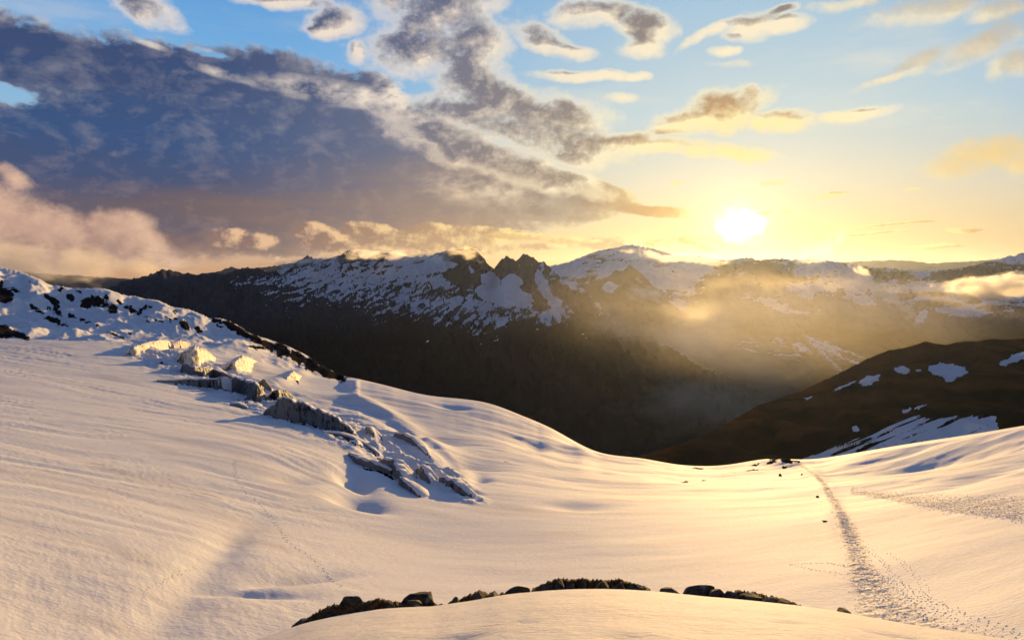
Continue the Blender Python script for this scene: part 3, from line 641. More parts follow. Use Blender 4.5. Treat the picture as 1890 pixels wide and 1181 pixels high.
# the ground that carries everything, out to the horizon
gx = np.linspace(-60000, 60000, 60); gy = np.linspace(-60000, 60000, 60); GX, GY = np.meshgrid(gx, gy)
grid_mesh('valley_ground', GX, GY, np.full_like(GX, -1000.0), MR, {'snow': np.full_like(GX, -1), 'forest': np.ones_like(GX)})

# ------------------------------------------------------------------ the snowy knoll the camera stands on
K_SIL = [(-600,1500),(-200,1420),(100,1300),(300,1240),(400,1208),(470,1181),(530,1160),(570,1147),(600,1139),(650,1130),(700,1123),(800,1118),(870,1108),(930,1097),(1000,1090),(1050,1087),(1100,1086),(1150,1087),(1200,1090),(1300,1100),(1400,1109),(1485,1118),(1560,1130),(1620,1141),(1700,1155),(1800,1170),(1890,1184),(2200,1235),(2600,1330)]
kaz = np.linspace(R(-62), R(62), 560); kD = np.exp(np.linspace(math.log(0.6), math.log(60), 300))
ka, kt = pxdir([k[0] for k in K_SIL], [k[1] for k in K_SIL]); kte = blur1(np.interp(kaz, ka, kt), 2)
KDC = 14.0
KA, KD = np.meshgrid(kaz, kD)
pw = -kte * KDC / (-kte * KDC - CAMZ); ca = (-kte * KDC - CAMZ) / KDC ** pw
KX, KY = KD * np.sin(KA), KD * np.cos(KA)
KZ = -ca[None, :] * KD ** pw[None, :]
KZ = KZ + (fbm(KX / 2.2, KY / 1.2, 601, 4) * 0.035 + fbm(KX / .5, KY / .28, 603, 3) * 0.008) * sstep(KD, 1, 4) - 0.35 * np.maximum(KD - 15.5, 0) ** 1.15
for cx_, cy_, r_, h_ in ((850,1176,.16,-.07),(700,1140,.1,-.03),(1460,1148,.14,-.04),(1655,1172,.2,-.06),(1150,1175,.16,-.03),(960,1150,.12,-.02)):
    a, t = pxdir(cx_, cy_); j = int(np.argmin(abs(kaz - a))); tt = (KZ[:, j] - CAMZ) / kD; i = int(np.argmax(tt >= t)) or 150
    qx, qy = kD[i] * math.sin(a), kD[i] * math.cos(a)
    KZ += h_ * np.exp(-(((KX - qx) / (r_ * 1.6)) ** 2 + ((KY - qy) / r_) ** 2))
kt_now = ((KZ - CAMZ) / KD)[kD < 15.4].max(0)
KZ = KZ + ((kte - blur1(kt_now, 2)) * 1.0)[None, :] * KD * sstep(KD, 1.5, 6)
grid_mesh('snow_knoll', KX, KY, KZ, SNOW_NEAR, {'rock': np.full_like(KX, -2), 'track': np.zeros_like(KX)})
def kground(x, y):
    a = math.atan2(x, y); D = math.hypot(x, y); j = (a - kaz[0]) / (kaz[1] - kaz[0]); i = (math.log(D) - math.log(.6)) / (math.log(100) / 299)
    i0, j0 = int(i), int(j); fi, fj = i - i0, j - j0
    return float((KZ[i0, j0] * (1 - fj) + KZ[i0, j0 + 1] * fj) * (1 - fi) + (KZ[i0 + 1, j0] * (1 - fj) + KZ[i0 + 1, j0 + 1] * fj) * fi)

# ------------------------------------------------------------------ air
def haze_box():
    bpy.ops.mesh.primitive_cube_add(size=1); o = bpy.context.object; o.name = 'haze'; o['kind'] = 'stuff'
    o.scale = (90000, 90000, 1850); o.location = (0, 0, -1001.0 + 925)
    m = bpy.data.materials.new('haze'); m.use_nodes = True; nt = m.node_tree; nt.nodes.remove(nt.nodes['Principled BSDF'])
    v = nt.nodes.new('ShaderNodeVolumePrincipled'); v.inputs['Color'].default_value = (0.60, 0.72, 1.0, 1); v.inputs['Density'].default_value = HAZE
    v.inputs['Anisotropy'].default_value = 0.76
    nt.links.new(v.outputs[0], nt.nodes['Material Output'].inputs['Volume']); o.data.materials.append(m)
HAZE = 0.38e-5
haze_box()
#OBJECTS#
def tag(o, label, cat, group=None):
    o['label'] = label; o['category'] = cat
    if group: o['group'] = group
    return o
def mesh_obj(name, verts, faces, mat, parent=None, smooth=True):
    me = bpy.data.meshes.new(name); me.from_pydata([tuple(v) for v in verts], [], [tuple(f) for f in faces]); me.update()
    me.polygons.foreach_set('use_smooth', [smooth] * len(me.polygons)); me.materials.append(mat)
    o = bpy.data.objects.new(name, me); C.objects.link(o)
    if parent: o.parent = parent
    return o

# ------------------------------------------------------------------ ice
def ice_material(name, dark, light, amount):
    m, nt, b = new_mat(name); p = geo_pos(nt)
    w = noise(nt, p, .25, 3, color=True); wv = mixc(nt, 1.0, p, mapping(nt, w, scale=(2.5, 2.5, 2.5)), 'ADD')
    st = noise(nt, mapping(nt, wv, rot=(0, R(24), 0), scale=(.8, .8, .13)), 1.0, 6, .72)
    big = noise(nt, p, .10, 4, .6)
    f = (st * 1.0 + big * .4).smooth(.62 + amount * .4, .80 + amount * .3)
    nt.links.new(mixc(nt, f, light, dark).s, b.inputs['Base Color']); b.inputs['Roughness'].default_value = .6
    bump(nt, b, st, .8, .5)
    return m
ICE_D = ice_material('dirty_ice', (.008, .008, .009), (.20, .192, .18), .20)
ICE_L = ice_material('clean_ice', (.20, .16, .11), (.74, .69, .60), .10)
def snow_plain():
    m, nt, b = new_mat('snow_cap'); p = geo_pos(nt)
    n = noise(nt, p, .8, 5, .6); nt.links.new(mixc(nt, n.smooth(.4, .75), (.80, .79, .80), (.70, .66, .64)).s, b.inputs['Base Color']); b.inputs['Roughness'].default_value = .8
    bump(nt, b, n, .4, .3); return m
CAP = snow_plain()

def ice_cliff(label, base, heights, depth, mat, seed, name='ice_cliff', group=None, lean=.12, rough=1.0, cap=True, dD=None, cat='ice cliff'):
    """a broken wall of glacier ice standing at a step in the snow: base line and heights from the photo, real depth behind"""
    pts, hs = [], []
    for i, ((px, py), h) in enumerate(zip(base, heights)):
        v, D = hit(px, py); a, t = pxdir(px, py)
        if dD: D = D + dD[i]; v = Vector((D * math.sin(a), D * math.cos(a), CAMZ + float(t) * D))
        pts.append(v); hs.append(max(h * (.88 if mat is ICE_D else .9) * D / F, .25))
    seg = [0.0]
    for i in range(1, len(pts)): seg.append(seg[-1] + (pts[i] - pts[i - 1]).length)
    n = max(14, min(90, int(seg[-1] / .55))); m = 12
    ss = np.linspace(0, seg[-1], n)
    P3 = np.stack([np.interp(ss, seg, [p[k] for p in pts]) for k in range(3)], 1); H = np.interp(ss, seg, hs)
    H = H * (1 + .30 * rough * fbm(ss / 3.2, ss * 0 + seed, seed, 3)) + .0
    c = P3.mean(0); T = P3[-1] - P3[0]; T[2] = 0; T /= np.linalg.norm(T) + 1e-9
    N = np.array([T[1], -T[0], 0.0])
    if N @ c > 0: N = -N                    # towards the viewer's side
    rows = []
    for j in range(m):
        u = j / (m - 1); z = -1.2 + u * (H + 1.2)
        g = ridged(ss / 2.6 + z * .22, z / 7 + seed, seed, 4, .6) - .5; f = fbm(ss / 5, z / 2.2, seed + 3, 4)
        off = (g * .9 + f * .9) * rough * min(1, H.mean() / 3.5) - lean * np.maximum(z, 0) - .25 * u ** 6
        rows.append(P3 + N * off[:, None] + np.array([0, 0, 1.0]) * z[:, None])
    top = rows[-1]; back = []
    wid = (.12 + .88 * np.sin(np.pi * np.clip(np.linspace(0, 1, n), 0, 1)) ** .6)[:, None] * (1 + .35 * fbm(ss / 4, ss * 0, seed + 21, 3))[:, None]
    for k in (.12, .35, .65, 1.0):
        q = top - N * (depth * k) * wid
        gz = np.array([ground(x, y) for x, y in q[:, :2]]); 
        zz = top[:, 2] * (1 - k) + (gz - .6) * k if k > .5 else np.maximum(top[:, 2] * (1 - k * .5) + gz * k * .5, gz - .3)
        q = q.copy(); q[:, 2] = np.minimum(zz, top[:, 2] + .3 * k * depth) if k <= .5 else zz
        q[:, 2] += .12 * fbm(ss / 2.4, ss * 0 + k * 5, seed + 9, 3); back.append(q)
    last = back[-1].copy(); last[:, 2] -= 3.0
    allr = rows + back + [last]
    V = np.concatenate(allr); nr = len(allr)
    F_ = [(j * n + i, j * n + i + 1, (j + 1) * n + i + 1, (j + 1) * n + i) for j in range(nr - 1) for i in range(n - 1)]
    F_ += [tuple(j * n for j in range(nr))[::-1], tuple(j * n + n - 1 for j in range(nr))]
    ctr = P3[n // 2]
    body = mesh_obj(name, V - ctr, F_, mat); body.location = ctr
    tag(body, label, cat, group)
    if cap:
        cr = [rows[-1] + np.array([0, 0, -.28]) + N * .10, rows[-1] + np.array([0, 0, .05]) + N * .16, rows[-1] + np.array([0, 0, .26]) - N * .1] + [b + np.array([0, 0, .24]) for b in back[:-1]] + [back[-1] - np.array([0, 0, .2])]
        V2 = np.concatenate(cr) - ctr; k = len(cr)
        F2 = [(j * n + i, j * n + i + 1, (j + 1) * n + i + 1, (j + 1) * n + i) for j in range(k - 1) for i in range(n - 1)]
        mesh_obj('snow_cap', V2, F2, CAP, body)
    return body

GD = 'dark ice cliffs of the broken icefall'; GL = 'sunlit seracs at the top of the icefall'
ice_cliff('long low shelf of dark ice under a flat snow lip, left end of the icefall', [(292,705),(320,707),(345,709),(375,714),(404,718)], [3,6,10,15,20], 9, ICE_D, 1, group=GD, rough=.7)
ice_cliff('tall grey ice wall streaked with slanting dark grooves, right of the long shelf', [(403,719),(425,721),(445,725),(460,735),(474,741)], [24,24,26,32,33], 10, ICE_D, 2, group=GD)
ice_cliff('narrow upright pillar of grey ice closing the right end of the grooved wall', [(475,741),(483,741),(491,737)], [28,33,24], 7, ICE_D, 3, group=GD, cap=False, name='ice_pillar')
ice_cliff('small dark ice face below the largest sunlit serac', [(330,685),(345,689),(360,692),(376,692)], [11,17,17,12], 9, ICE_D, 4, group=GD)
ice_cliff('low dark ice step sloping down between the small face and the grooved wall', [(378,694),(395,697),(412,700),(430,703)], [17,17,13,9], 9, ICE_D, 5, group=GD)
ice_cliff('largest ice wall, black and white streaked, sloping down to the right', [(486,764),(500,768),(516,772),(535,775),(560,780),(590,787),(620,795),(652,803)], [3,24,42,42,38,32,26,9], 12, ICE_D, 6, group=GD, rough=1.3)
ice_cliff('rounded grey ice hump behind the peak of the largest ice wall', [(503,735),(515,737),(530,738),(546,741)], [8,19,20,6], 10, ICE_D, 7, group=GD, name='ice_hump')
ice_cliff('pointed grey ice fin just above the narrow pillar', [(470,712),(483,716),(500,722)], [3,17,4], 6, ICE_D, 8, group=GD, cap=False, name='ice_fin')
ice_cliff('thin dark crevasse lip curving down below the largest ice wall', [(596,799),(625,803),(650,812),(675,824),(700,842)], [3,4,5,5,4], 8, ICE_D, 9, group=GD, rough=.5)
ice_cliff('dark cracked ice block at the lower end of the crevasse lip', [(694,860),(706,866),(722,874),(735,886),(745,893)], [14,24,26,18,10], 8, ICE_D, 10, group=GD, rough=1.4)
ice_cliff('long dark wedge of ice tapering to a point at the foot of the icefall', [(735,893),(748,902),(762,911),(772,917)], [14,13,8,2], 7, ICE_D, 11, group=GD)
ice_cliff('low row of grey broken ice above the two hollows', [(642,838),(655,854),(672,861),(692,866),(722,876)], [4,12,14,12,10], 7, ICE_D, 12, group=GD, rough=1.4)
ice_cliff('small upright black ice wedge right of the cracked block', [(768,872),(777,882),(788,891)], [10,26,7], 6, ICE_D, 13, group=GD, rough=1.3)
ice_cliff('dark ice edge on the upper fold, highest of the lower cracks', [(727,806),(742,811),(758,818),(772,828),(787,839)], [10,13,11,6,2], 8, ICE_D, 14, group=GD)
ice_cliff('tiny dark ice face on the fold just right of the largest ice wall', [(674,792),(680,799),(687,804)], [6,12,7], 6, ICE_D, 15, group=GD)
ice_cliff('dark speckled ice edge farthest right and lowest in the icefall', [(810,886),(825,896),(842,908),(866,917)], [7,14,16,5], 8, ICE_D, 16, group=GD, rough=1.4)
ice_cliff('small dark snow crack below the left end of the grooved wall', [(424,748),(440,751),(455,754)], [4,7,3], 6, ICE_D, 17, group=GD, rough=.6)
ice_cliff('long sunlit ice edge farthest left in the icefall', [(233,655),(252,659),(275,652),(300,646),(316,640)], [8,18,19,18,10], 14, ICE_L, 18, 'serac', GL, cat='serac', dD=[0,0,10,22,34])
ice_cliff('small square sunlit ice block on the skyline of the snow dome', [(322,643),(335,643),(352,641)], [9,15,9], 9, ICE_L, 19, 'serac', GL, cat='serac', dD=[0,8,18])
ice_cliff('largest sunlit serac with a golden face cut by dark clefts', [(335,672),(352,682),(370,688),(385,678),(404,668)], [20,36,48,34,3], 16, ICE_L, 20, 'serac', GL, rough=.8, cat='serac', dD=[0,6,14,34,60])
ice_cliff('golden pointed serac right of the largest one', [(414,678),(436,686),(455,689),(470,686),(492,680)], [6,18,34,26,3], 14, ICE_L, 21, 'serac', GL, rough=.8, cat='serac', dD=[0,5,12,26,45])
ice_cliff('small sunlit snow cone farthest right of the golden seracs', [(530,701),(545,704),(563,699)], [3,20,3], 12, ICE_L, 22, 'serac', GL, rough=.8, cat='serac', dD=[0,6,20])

# ------------------------------------------------------------------ rocks, turf and grass on the crest of the knoll
def rock_mat():
    m, nt, b = new_mat('knoll_rock'); p = geo_pos(nt)
    a = noise(nt, p, 9, 6, .7); l = noise(nt, p, 3.2, 4, .6)
    c = mixc(nt, a.smooth(.3, .7), (.010, .008, .007), (.11, .085, .065)); c = mixc(nt, l.smooth(.56, .66), c, (.085, .06, .022)); c = mixc(nt, noise(nt, p, 5, 3).smooth(.62, .68), c, (.20, .19, .17))
    nt.links.new(c.s, b.inputs['Base Color']); b.inputs['Roughness'].default_value = .8; bump(nt, b, a, .9, .04); return m
def turf_mat(name, c0, c1):
    m, nt, b = new_mat(name); p = geo_pos(nt); a = noise(nt, p, 7, 6, .75)
    nt.links.new(mixc(nt, a.smooth(.3, .7), c0, c1).s, b.inputs['Base Color']); b.inputs['Roughness'].default_value = .9; bump(nt, b, a, .9, .03); return m
KROCK = rock_mat(); TURF = turf_mat('turf_soil', (.010, .007, .005), (.17, .085, .024)); GRASS = turf_mat('dry_grass', (.10, .055, .014), (.42, .25, .07))
def crest(px):
    a = float(pxdir(px, 1130)[0]); j = (a - kaz[0]) / (kaz[1] - kaz[0]); return a, float(np.interp(j, range(len(kte)), kte))
rnd = random.Random(7)
def rock(label, px, w, h, D=14.9, seed=1, flat=.45, group='boulders on the crest of the knoll', ox=0.0, cuts=15):
    """an angular boulder: a sphere cut by planes and roughened, half set in the snow"""
    import bmesh
    a, t = crest(px); x, y = D * math.sin(a), D * math.cos(a); gz = kground(x, y)
    edge = CAMZ + t * D                              # height of the sight line over the snow edge at this distance
    wm = w * D / F / 2 / .95; hm = h * D / F * .74
    bm = bmesh.new(); bmesh.ops.create_icosphere(bm, subdivisions=4, radius=1.0)
    r = random.Random(seed); pl = []
    for _ in range(cuts):
        n = Vector((r.uniform(-1, 1), r.uniform(-1, .6), r.uniform(-.2, 1))).normalized(); pl.append((n, r.uniform(.50, .86)))
    co = np.array([v.co[:] for v in bm.verts])
    for n, d in pl:
        nn = np.array(n[:]); s = co @ nn; co = co - np.where(s > d, (s - d) * 1.0, 0)[:, None] * nn
    co /= np.array([np.abs(co[:, 0]).max(), 1, co[:, 2].max()])
    nz_ = fbm(co[:, 0] * 3 + co[:, 2] * 2 + seed, co[:, 1] * 3 - co[:, 2] * 1.7, seed, 5, .6)
    co = co * (1 + .05 * nz_)[:, None]
    hz = (edge - gz) + hm
    S_ = np.array([wm, max(wm * flat, .22), hz]); co = co * S_
    for v, q in zip(bm.verts, co): v.co = q
    me = bpy.data.meshes.new('boulder'); bm.to_mesh(me); bm.free(); me.materials.append(KROCK); 
    o = bpy.data.objects.new('boulder', me); C.objects.link(o); o.location = (x, y, gz)
    return tag(o, label, 'boulder', group)
def turf(label, prof, D=14.7, depth=.5, seed=1, blades=900, bl=.035):
    """a low bank of turf whose top follows the traced outline, with dry grass on it"""
    n = int((prof[-1][0] - prof[0][0]) / 1.6); xs = np.linspace(prof[0][0], prof[-1][0], n)
    top = np.interp(xs, [p[0] for p in prof], [p[1] for p in prof]); ed = np.interp(xs, [k[0] for k in K_SIL], [k[1] for k in K_SIL]); top = ed - (ed - top) * .92
    A_, T_ = pxdir(xs, top); rows = []
    ks = np.linspace(-1, 1, 15); taper = np.clip(np.minimum(xs - xs[0], xs[-1] - xs) / 9, 0, 1) ** .6
    zt = CAMZ + T_ * D + .07 * fbm(xs / 9, xs * 0, seed, 5, .6)
    for it_ in range(4):
        tm = np.full(n, -9.0)
        for k in ks:
            d = D + .10 + k * depth * (.35 if k < 0 else 1); g = np.array([kground(d * math.sin(a), d * math.cos(a)) for a in A_]) - .12
            tm = np.maximum(tm, (g + (np.maximum(zt, g + .02) - g) * (1 - abs(k) ** 2.2) - CAMZ) / d)
        if it_ < 3: zt = zt + (T_ + .0022 * fbm(xs / 7, xs * 0, seed, 5, .65) * 2 - tm) * D
    for k in ks:
        d = D + .10 + k * depth * (.35 if k < 0 else 1)
        X_, Y_ = d * np.sin(A_), d * np.cos(A_); g = np.array([kground(a, b) for a, b in zip(X_, Y_)]) - .12
        s = (1 - abs(k) ** 2.2)
        Z_ = g + (np.maximum(zt, g + .02) - g) * s * taper + .05 * s * fbm(xs / 6, xs * 0 + k * 3, seed + 5, 4)
        rows.append(np.stack([X_, Y_, Z_], 1))
    V = np.concatenate(rows); m = len(ks); ctr = V.mean(0)
    o = mesh_obj('turf_bank', V - ctr, [(j * n + i, j * n + i + 1, (j + 1) * n + i + 1, (j + 1) * n + i) for j in range(m - 1) for i in range(n - 1)], TURF); o.location = ctr
    tag(o, label, 'turf', 'turf banks along the crest of the knoll')
    r = random.Random(seed); gv, gf = [], []
    G = np.stack(rows)
    for _ in range(blades):
        j = r.randrange(1, 10); i = r.randrange(0, n - 1); b = G[j, i] + (G[j, i + 1] - G[j, i]) * r.random() - ctr
        if fbm(np.array([xs[i] / 25]), np.array([j * .3 + seed]), 5, 2)[0] < -.12: continue
        L_ = bl * r.uniform(.35, 1.0); an = r.uniform(0, 6.28); tw = r.uniform(.3, .8); w_ = .005
        t_ = b + np.array([math.cos(an) * L_ * tw, math.sin(an) * L_ * tw, L_ * .8]); mid_ = (b + t_) / 2 + np.array([0, 0, L_ * .15])
        q = len(gv); px_ = np.array([w_, 0, 0]); gv += [b - px_, b + px_, mid_ + px_ * .7, mid_ - px_ * .7, t_]; gf += [(q, q + 1, q + 2, q + 3), (q + 3, q + 2, q + 4)]
    g = mesh_obj('dry_grass', gv, gf, GRASS, o, smooth=False); g['kind'] = 'stuff'
    return o
turf('sloping dark turf bank at the left end of the crest, under the black boulder', [(531,1160),(545,1152),(560,1144),(580,1131),(600,1119),(615,1113),(640,1112),(670,1109),(690,1104),(700,1102),(722,1107),(745,1112),(790,1112),(812,1114),(826,1116)], seed=2, blades=1000, D=14.3)
turf('brown turf hump with a peaked top, between the grey boulder and the middle stones', [(818,1117),(835,1108),(850,1104),(865,1096),(878,1090),(886,1087),(897,1092),(910,1094),(922,1095),(940,1092),(965,1090),(985,1090)], seed=3, blades=600)
turf('long thin bank of dark turf across the middle of the crest', [(975,1092),(985,1084),(1000,1078),(1015,1070),(1030,1066),(1060,1067),(1075,1064),(1090,1068),(1120,1068),(1145,1066),(1160,1072),(1185,1080),(1203,1090)], seed=4, blades=1000)
turf('low tapering turf bank at the right end of the crest', [(1330,1096),(1345,1090),(1365,1088),(1390,1091),(1410,1096),(1440,1102),(1460,1110),(1486,1118)], seed=5, blades=450)
rock('black rounded boulder farthest left on the knoll crest', 646, 70, 46, seed=11, D=14.55, flat=.5)
rock('dark boulder leaning to a point, left of the first gap in the turf', 770, 80, 37, seed=12, D=14.7)
rock('small pale grey stone in front of the leaning dark boulder', 764, 34, 19, seed=13, D=14.2, flat=.4)
rock('long low dark rock at the left end of the middle turf', 958, 64, 21, seed=14, D=14.6)
rock('small upright stone poking from the middle turf bank', 1077, 16, 25, seed=15, D=14.6)
rock('low dark rock on the peaked turf hump', 884, 26, 20, seed=16, D=14.6)
rock('dark pyramid rock just right of the gap in the crest', 1235, 44, 16, seed=17, D=14.7)
rock('largest dark boulder right of the gap, between two neighbours', 1290, 72, 28, seed=18, D=14.8)
rock('rounded dark boulder right of and touching the largest one', 1322, 40, 21, seed=19, D=14.6)
rock('flat dark slab lying in the right turf bank', 1385, 50, 12, seed=20, D=14.5)
rock('low rock halfway down the left turf slope', 590, 30, 13, seed=21, D=14.45)
for i_, (px_, w_, h_, D_, lb_) in enumerate([(556,30,9,14.35,'small dark stone nearest the left tip of the left turf bank'),(612,26,12,14.35,'small dark stone just left of the black rounded boulder'),
 (700,24,14,14.4,'small dark stone midway between the black boulder and the leaning boulder'),(722,20,9,14.3,'low dark stone touching the left side of the leaning boulder'),(838,22,10,14.5,'small dark stone at the left foot of the peaked turf hump'),
 (912,24,10,14.5,'small dark stone at the right foot of the peaked turf hump'),(1005,30,17,14.45,'dark stone at the left end of the middle turf bank'),(1034,26,22,14.5,'dark stone on the highest part of the middle turf bank, left of the upright stone'),
 (1052,20,20,14.5,'small dark stone immediately left of the upright stone'),(1110,34,19,14.45,'wide dark stone just right of the upright stone'),(1143,30,18,14.45,'dark stone in the right half of the middle turf bank'),
 (1172,26,14,14.45,'small dark stone near the right end of the middle turf bank'),(1192,20,7,14.4,'last tiny stone before the gap in the crest'),(1352,28,12,14.4,'small dark stone at the left end of the right turf bank'),
 (1420,30,9,14.4,'low dark stone right of the flat slab in the right turf bank'),(1450,28,7,14.4,'low dark stone at the right tip of the right turf bank')]):
    rock(lb_, px_, w_, h_, D=D_, seed=40 + i_, group='small stones in the turf banks')
rock('tiny flat stone alone in the snow near the foot of the track', 1560, 22, 5, seed=22, D=14.6, group='loose stones')
def far_stone(label, px, py, w, h, seed):
    v, D = hit(px, py); import bmesh
    bm = bmesh.new(); bmesh.ops.create_icosphere(bm, subdivisions=3, radius=1); r = random.Random(seed)
    for q in bm.verts:
        s = 1 + .35 * float(fbm(np.array([q.co.x * 1.4 + seed]), np.array([q.co.y * 1.4 + q.co.z]), seed, 3)[0]); q.co = (q.co.x * s * w * D / F / 3, q.co.y * s * w * D / F / 3, q.co.z * s * h * D / F)
    me = bpy.data.meshes.new('stone'); bm.to_mesh(me); bm.free(); me.materials.append(KROCK); o = bpy.data.objects.new('stone', me); C.objects.link(o); o.location = v
    tag(o, label, 'stone', 'stones on the snow by the track')
far_stone('dark stone just left of the upper track, nearest its start', 1440, 878, 8, 4, 1)
far_stone('dark stone left of the track where it begins to widen', 1509, 917, 8, 3, 2)
far_stone('flat dark stone lowest of those left of the track', 1523, 962, 12, 2, 3)
far_stone('tiny dark stone right beside the upper track', 1480, 876, 5, 2, 4)

# ------------------------------------------------------------------ trampled snow: small clods and footprint rims
cv, cf = [], []
def clod(x, y, s, h):
    z = ground(x, y) - .02; q = len(cv); k = 5; a0 = rnd.uniform(0, 6.28)
    for i in range(k):
        a = a0 + i * 2 * math.pi / k; rr = s * rnd.uniform(.7, 1.2); cv.append((x + rr * math.cos(a), y + rr * math.sin(a), z - .03))
    cv.append((x + rnd.uniform(-.3, .3) * s, y + rnd.uniform(-.3, .3) * s, z + h * rnd.uniform(.7, 1.3)))
    for i in range(k): cf.append((q + i, q + (i + 1) % k, q + k))
def trail(pts, step=.75, s=.14, h=.09, width=.35, rows=1):
    w = [hit(px, py)[0] for px, py in pts]
    for a, b in zip(w[:-1], w[1:]):
        L_ = (b - a).length; n = max(1, int(L_ / step)); side = Vector((-(b - a).y, (b - a).x, 0)).normalized()
        for i in range(n):
            for r_ in range(rows):
                p = a.lerp(b, (i + rnd.uniform(-.2, .2)) / n) + side * ((1 if i % 2 else -1) * width * .4 + rnd.gauss(0, width * .25)); clod(p.x, p.y, s * rnd.uniform(.8, 1.2), h)
trail([(432,850),(434,880),(448,905),(480,930),(508,965),(522,985),(530,1000),(565,1022),(590,1045),(612,1068),(632,1085)], .8, .16, .10, .5, 2)
trail([(735,1104),(830,1091),(900,1078),(960,1066),(1020,1054),(1090,1047)], .95, .13, .06, .4)
trail([(545,1118),(600,1100)], .8, .14, .08)
trail([(1458,1042),(1490,1039),(1530,1039),(1566,1046)], .45, .14, .10, .6, 2)
trail([(1462,1042),(1500,1051),(1535,1056),(1568,1061)], .5, .14, .10, .5, 1)
trail([(270,1086),(300,1072),(330,1058),(352,1048)], .7, .14, .09)
trail([(440,1010),(500,995),(530,990)], .7, .14, .08)
for ln in ([(1600,1010),(1640,1050),(1680,1090),(1700,1115)],[(1615,1060),(1670,1078),(1720,1105),(1760,1128),(1830,1152),(1889,1178)],[(1590,1045),(1650,1075),(1700,1130),(1740,1150)],[(1640,1070),(1700,1120),(1760,1140),(1850,1180)],[(1700,1100),(1735,1130),(1800,1175)],[(1640,1020),(1690,1060),(1720,1105)],[(1720,1105),(1790,1135),(1889,1170)]):
    trail(ln, .7, .14, .10, .6, 1)
trail([(1514,918),(1515,930),(1515,945)], 1.6, .12, .06)
def in_track(px, py):
    t = np.interp(py, [q[1] for q in TRL], [q[0] for q in TRL]); w = np.interp(py, [q[1] for q in TRL], [q[2] for q in TRL]); return t, w
n_c = 0
while n_c < 3600:
    py = 862 + (1180 - 862) * rnd.random() ** .8; t, w = in_track(0, py); px = t + rnd.gauss(0, .42) * w
    if px > 1888 or py > 1180: continue
    v, D = hit(px, py); s = rnd.uniform(.05, .13) * (1 + D / 500)
    clod(v.x, v.y, s, s * .6); n_c += 1
n_c = 0
while n_c < 5000:
    px = rnd.uniform(1570, 1889); u = np.interp(px, dx_, [d[1] for d in DEB]); d = np.interp(px, dx_, [d[3] for d in DEB]); py = d - 1 - (d - u) * rnd.random() ** 1.5 * 1.3 + rnd.gauss(0, 3.0)
    if py < u - 8: continue
    v, D = hit(px, py); clod(v.x, v.y, rnd.uniform(.10, .26), rnd.uniform(.03, .10)); n_c += 1
tr = mesh_obj('trampled_snow', cv, cf, CAP, smooth=False); tr['kind'] = 'stuff'; tr['label'] = 'footprints and loose clods of trampled snow along the track'

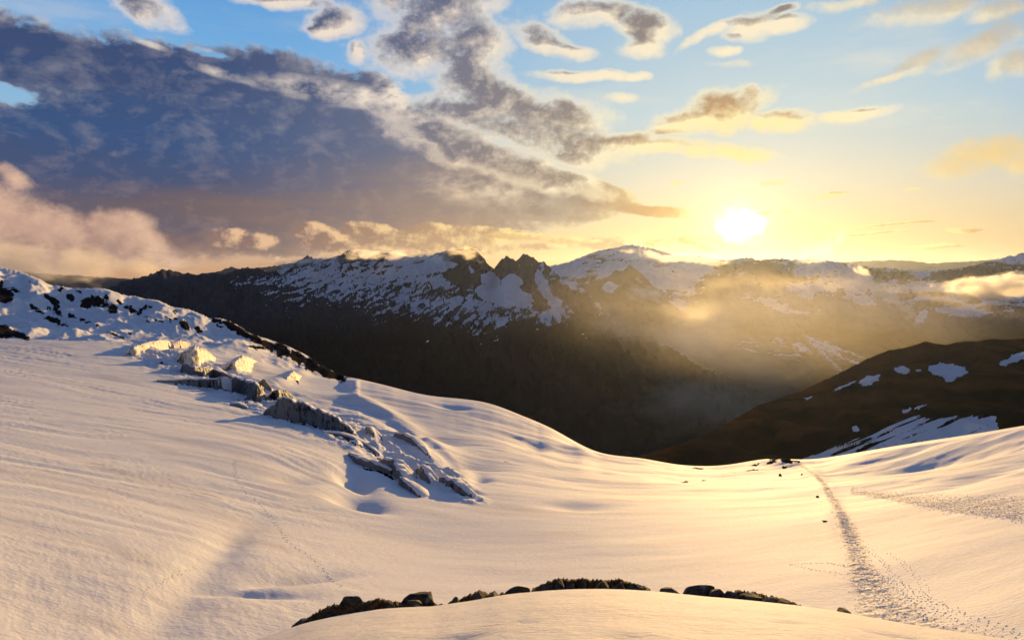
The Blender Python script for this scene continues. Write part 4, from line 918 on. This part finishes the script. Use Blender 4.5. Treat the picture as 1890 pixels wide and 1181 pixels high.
# ------------------------------------------------------------------ mist
def mist(px, py, D, rx, ry, depth, dens, scale=2.2, rot=0.0, stretch=(1, 1, 1), thr=.42, soft=.25, seed=0.0, color=(1, .97, .93), g=.55, label='bank of mist'):
    a, t = pxdir(px, py); a = float(a); v = Vector((D * math.sin(a), D * math.cos(a), CAMZ + float(t) * D))
    import bmesh
    bm = bmesh.new(); bmesh.ops.create_icosphere(bm, subdivisions=3, radius=1.0); me = bpy.data.meshes.new('mist'); bm.to_mesh(me); bm.free()
    o = bpy.data.objects.new('mist', me); C.objects.link(o); o.location = v; o.scale = (rx * D / F, depth, ry * D / F); o.rotation_euler = (0, R(rot), -a)
    m = bpy.data.materials.new('mist'); m.use_nodes = True; nt = m.node_tree; nt.nodes.remove(nt.nodes['Principled BSDF'])
    tc = nt.nodes.new('ShaderNodeTexCoord'); p = S(nt, tc.outputs['Object'])
    ln = nt.nodes.new('ShaderNodeVectorMath'); ln.operation = 'LENGTH'; nt.links.new(p.s, ln.inputs[0]); r = S(nt, ln.outputs['Value'])
    ar = rx / ry
    q = mapping(nt, p, loc=(seed, seed * 1.3, seed * .7), scale=(ar * stretch[0] * .5, stretch[1], stretch[2]))
    n_ = noise(nt, q, scale, 4, .6)
    d = (n_ + r.lin(0, 1, .18, -.32)).smooth(thr, thr + soft) * r.smooth(1.0, .75) * dens
    vol = nt.nodes.new('ShaderNodeVolumePrincipled'); vol.inputs['Color'].default_value = tuple(color) + (1,); vol.inputs['Anisotropy'].default_value = g
    nt.links.new(d.s, vol.inputs['Density']); nt.links.new(vol.outputs[0], nt.nodes['Material Output'].inputs['Volume']); me.materials.append(m)
    o['kind'] = 'stuff'; o['label'] = label
mist(120, 486, 7000, 280, 52, 700, 2.2e-3, 1.6, 4, thr=.36, seed=1, label='pink cloud bank lying behind the left ridge')
mist(740, 474, 6900, 220, 24, 320, 6e-3, 1.9, 2, thr=.42, seed=2, label='thin cloud on the crest of the range')
mist(560, 484, 7000, 150, 18, 320, 6e-3, 1.8, -4, seed=12, label='thin cloud over the left part of the range')
mist(862, 466, 6600, 52, 22, 260, 7e-3, 1.6, 0, seed=3, label='cloud wrapped round the blunt peak')
mist(1195, 540, 7200, 75, 38, 400, 5e-3, 1.8, 20, seed=4, label='mist puff below the middle peak')
mist(1632, 540, 8800, 105, 19, 300, 9e-3, 2.0, 42, seed=5, thr=.36, label='golden diagonal streamer of mist')
mist(1835, 532, 8800, 125, 32, 500, 8e-3, 2.0, -4, seed=6, thr=.36, label='golden cloud bank at the right edge')
mist(1230, 480, 10800, 190, 26, 500, 3.5e-3, 2.0, 3, seed=7, thr=.36, label='cloud over the far snowy crest')
mist(1500, 484, 10400, 110, 34, 400, 5e-3, 2.0, -50, seed=8, label='rising wisps over the far crest')
mist(1400, 585, 2600, 520, 118, 800, 1.05e-4, .8, 2, seed=21, thr=.12, soft=.5, g=.6, label='golden glow of thin mist spreading below the sun')
mist(1480, 560, 6600, 420, 80, 900, 5e-4, 1.2, 2, seed=19, thr=.28, soft=.4, label='golden haze before the far range')
mist(1290, 630, 4900, 300, 95, 500, 1.3e-3, 1.2, 4, seed=9, thr=.28, soft=.4, label='veil of mist over the far valley')
mist(1330, 730, 3300, 280, 100, 350, 9e-4, 1.4, -8, seed=10, thr=.30, soft=.4, label='grey mist in the valley before the brown slope')
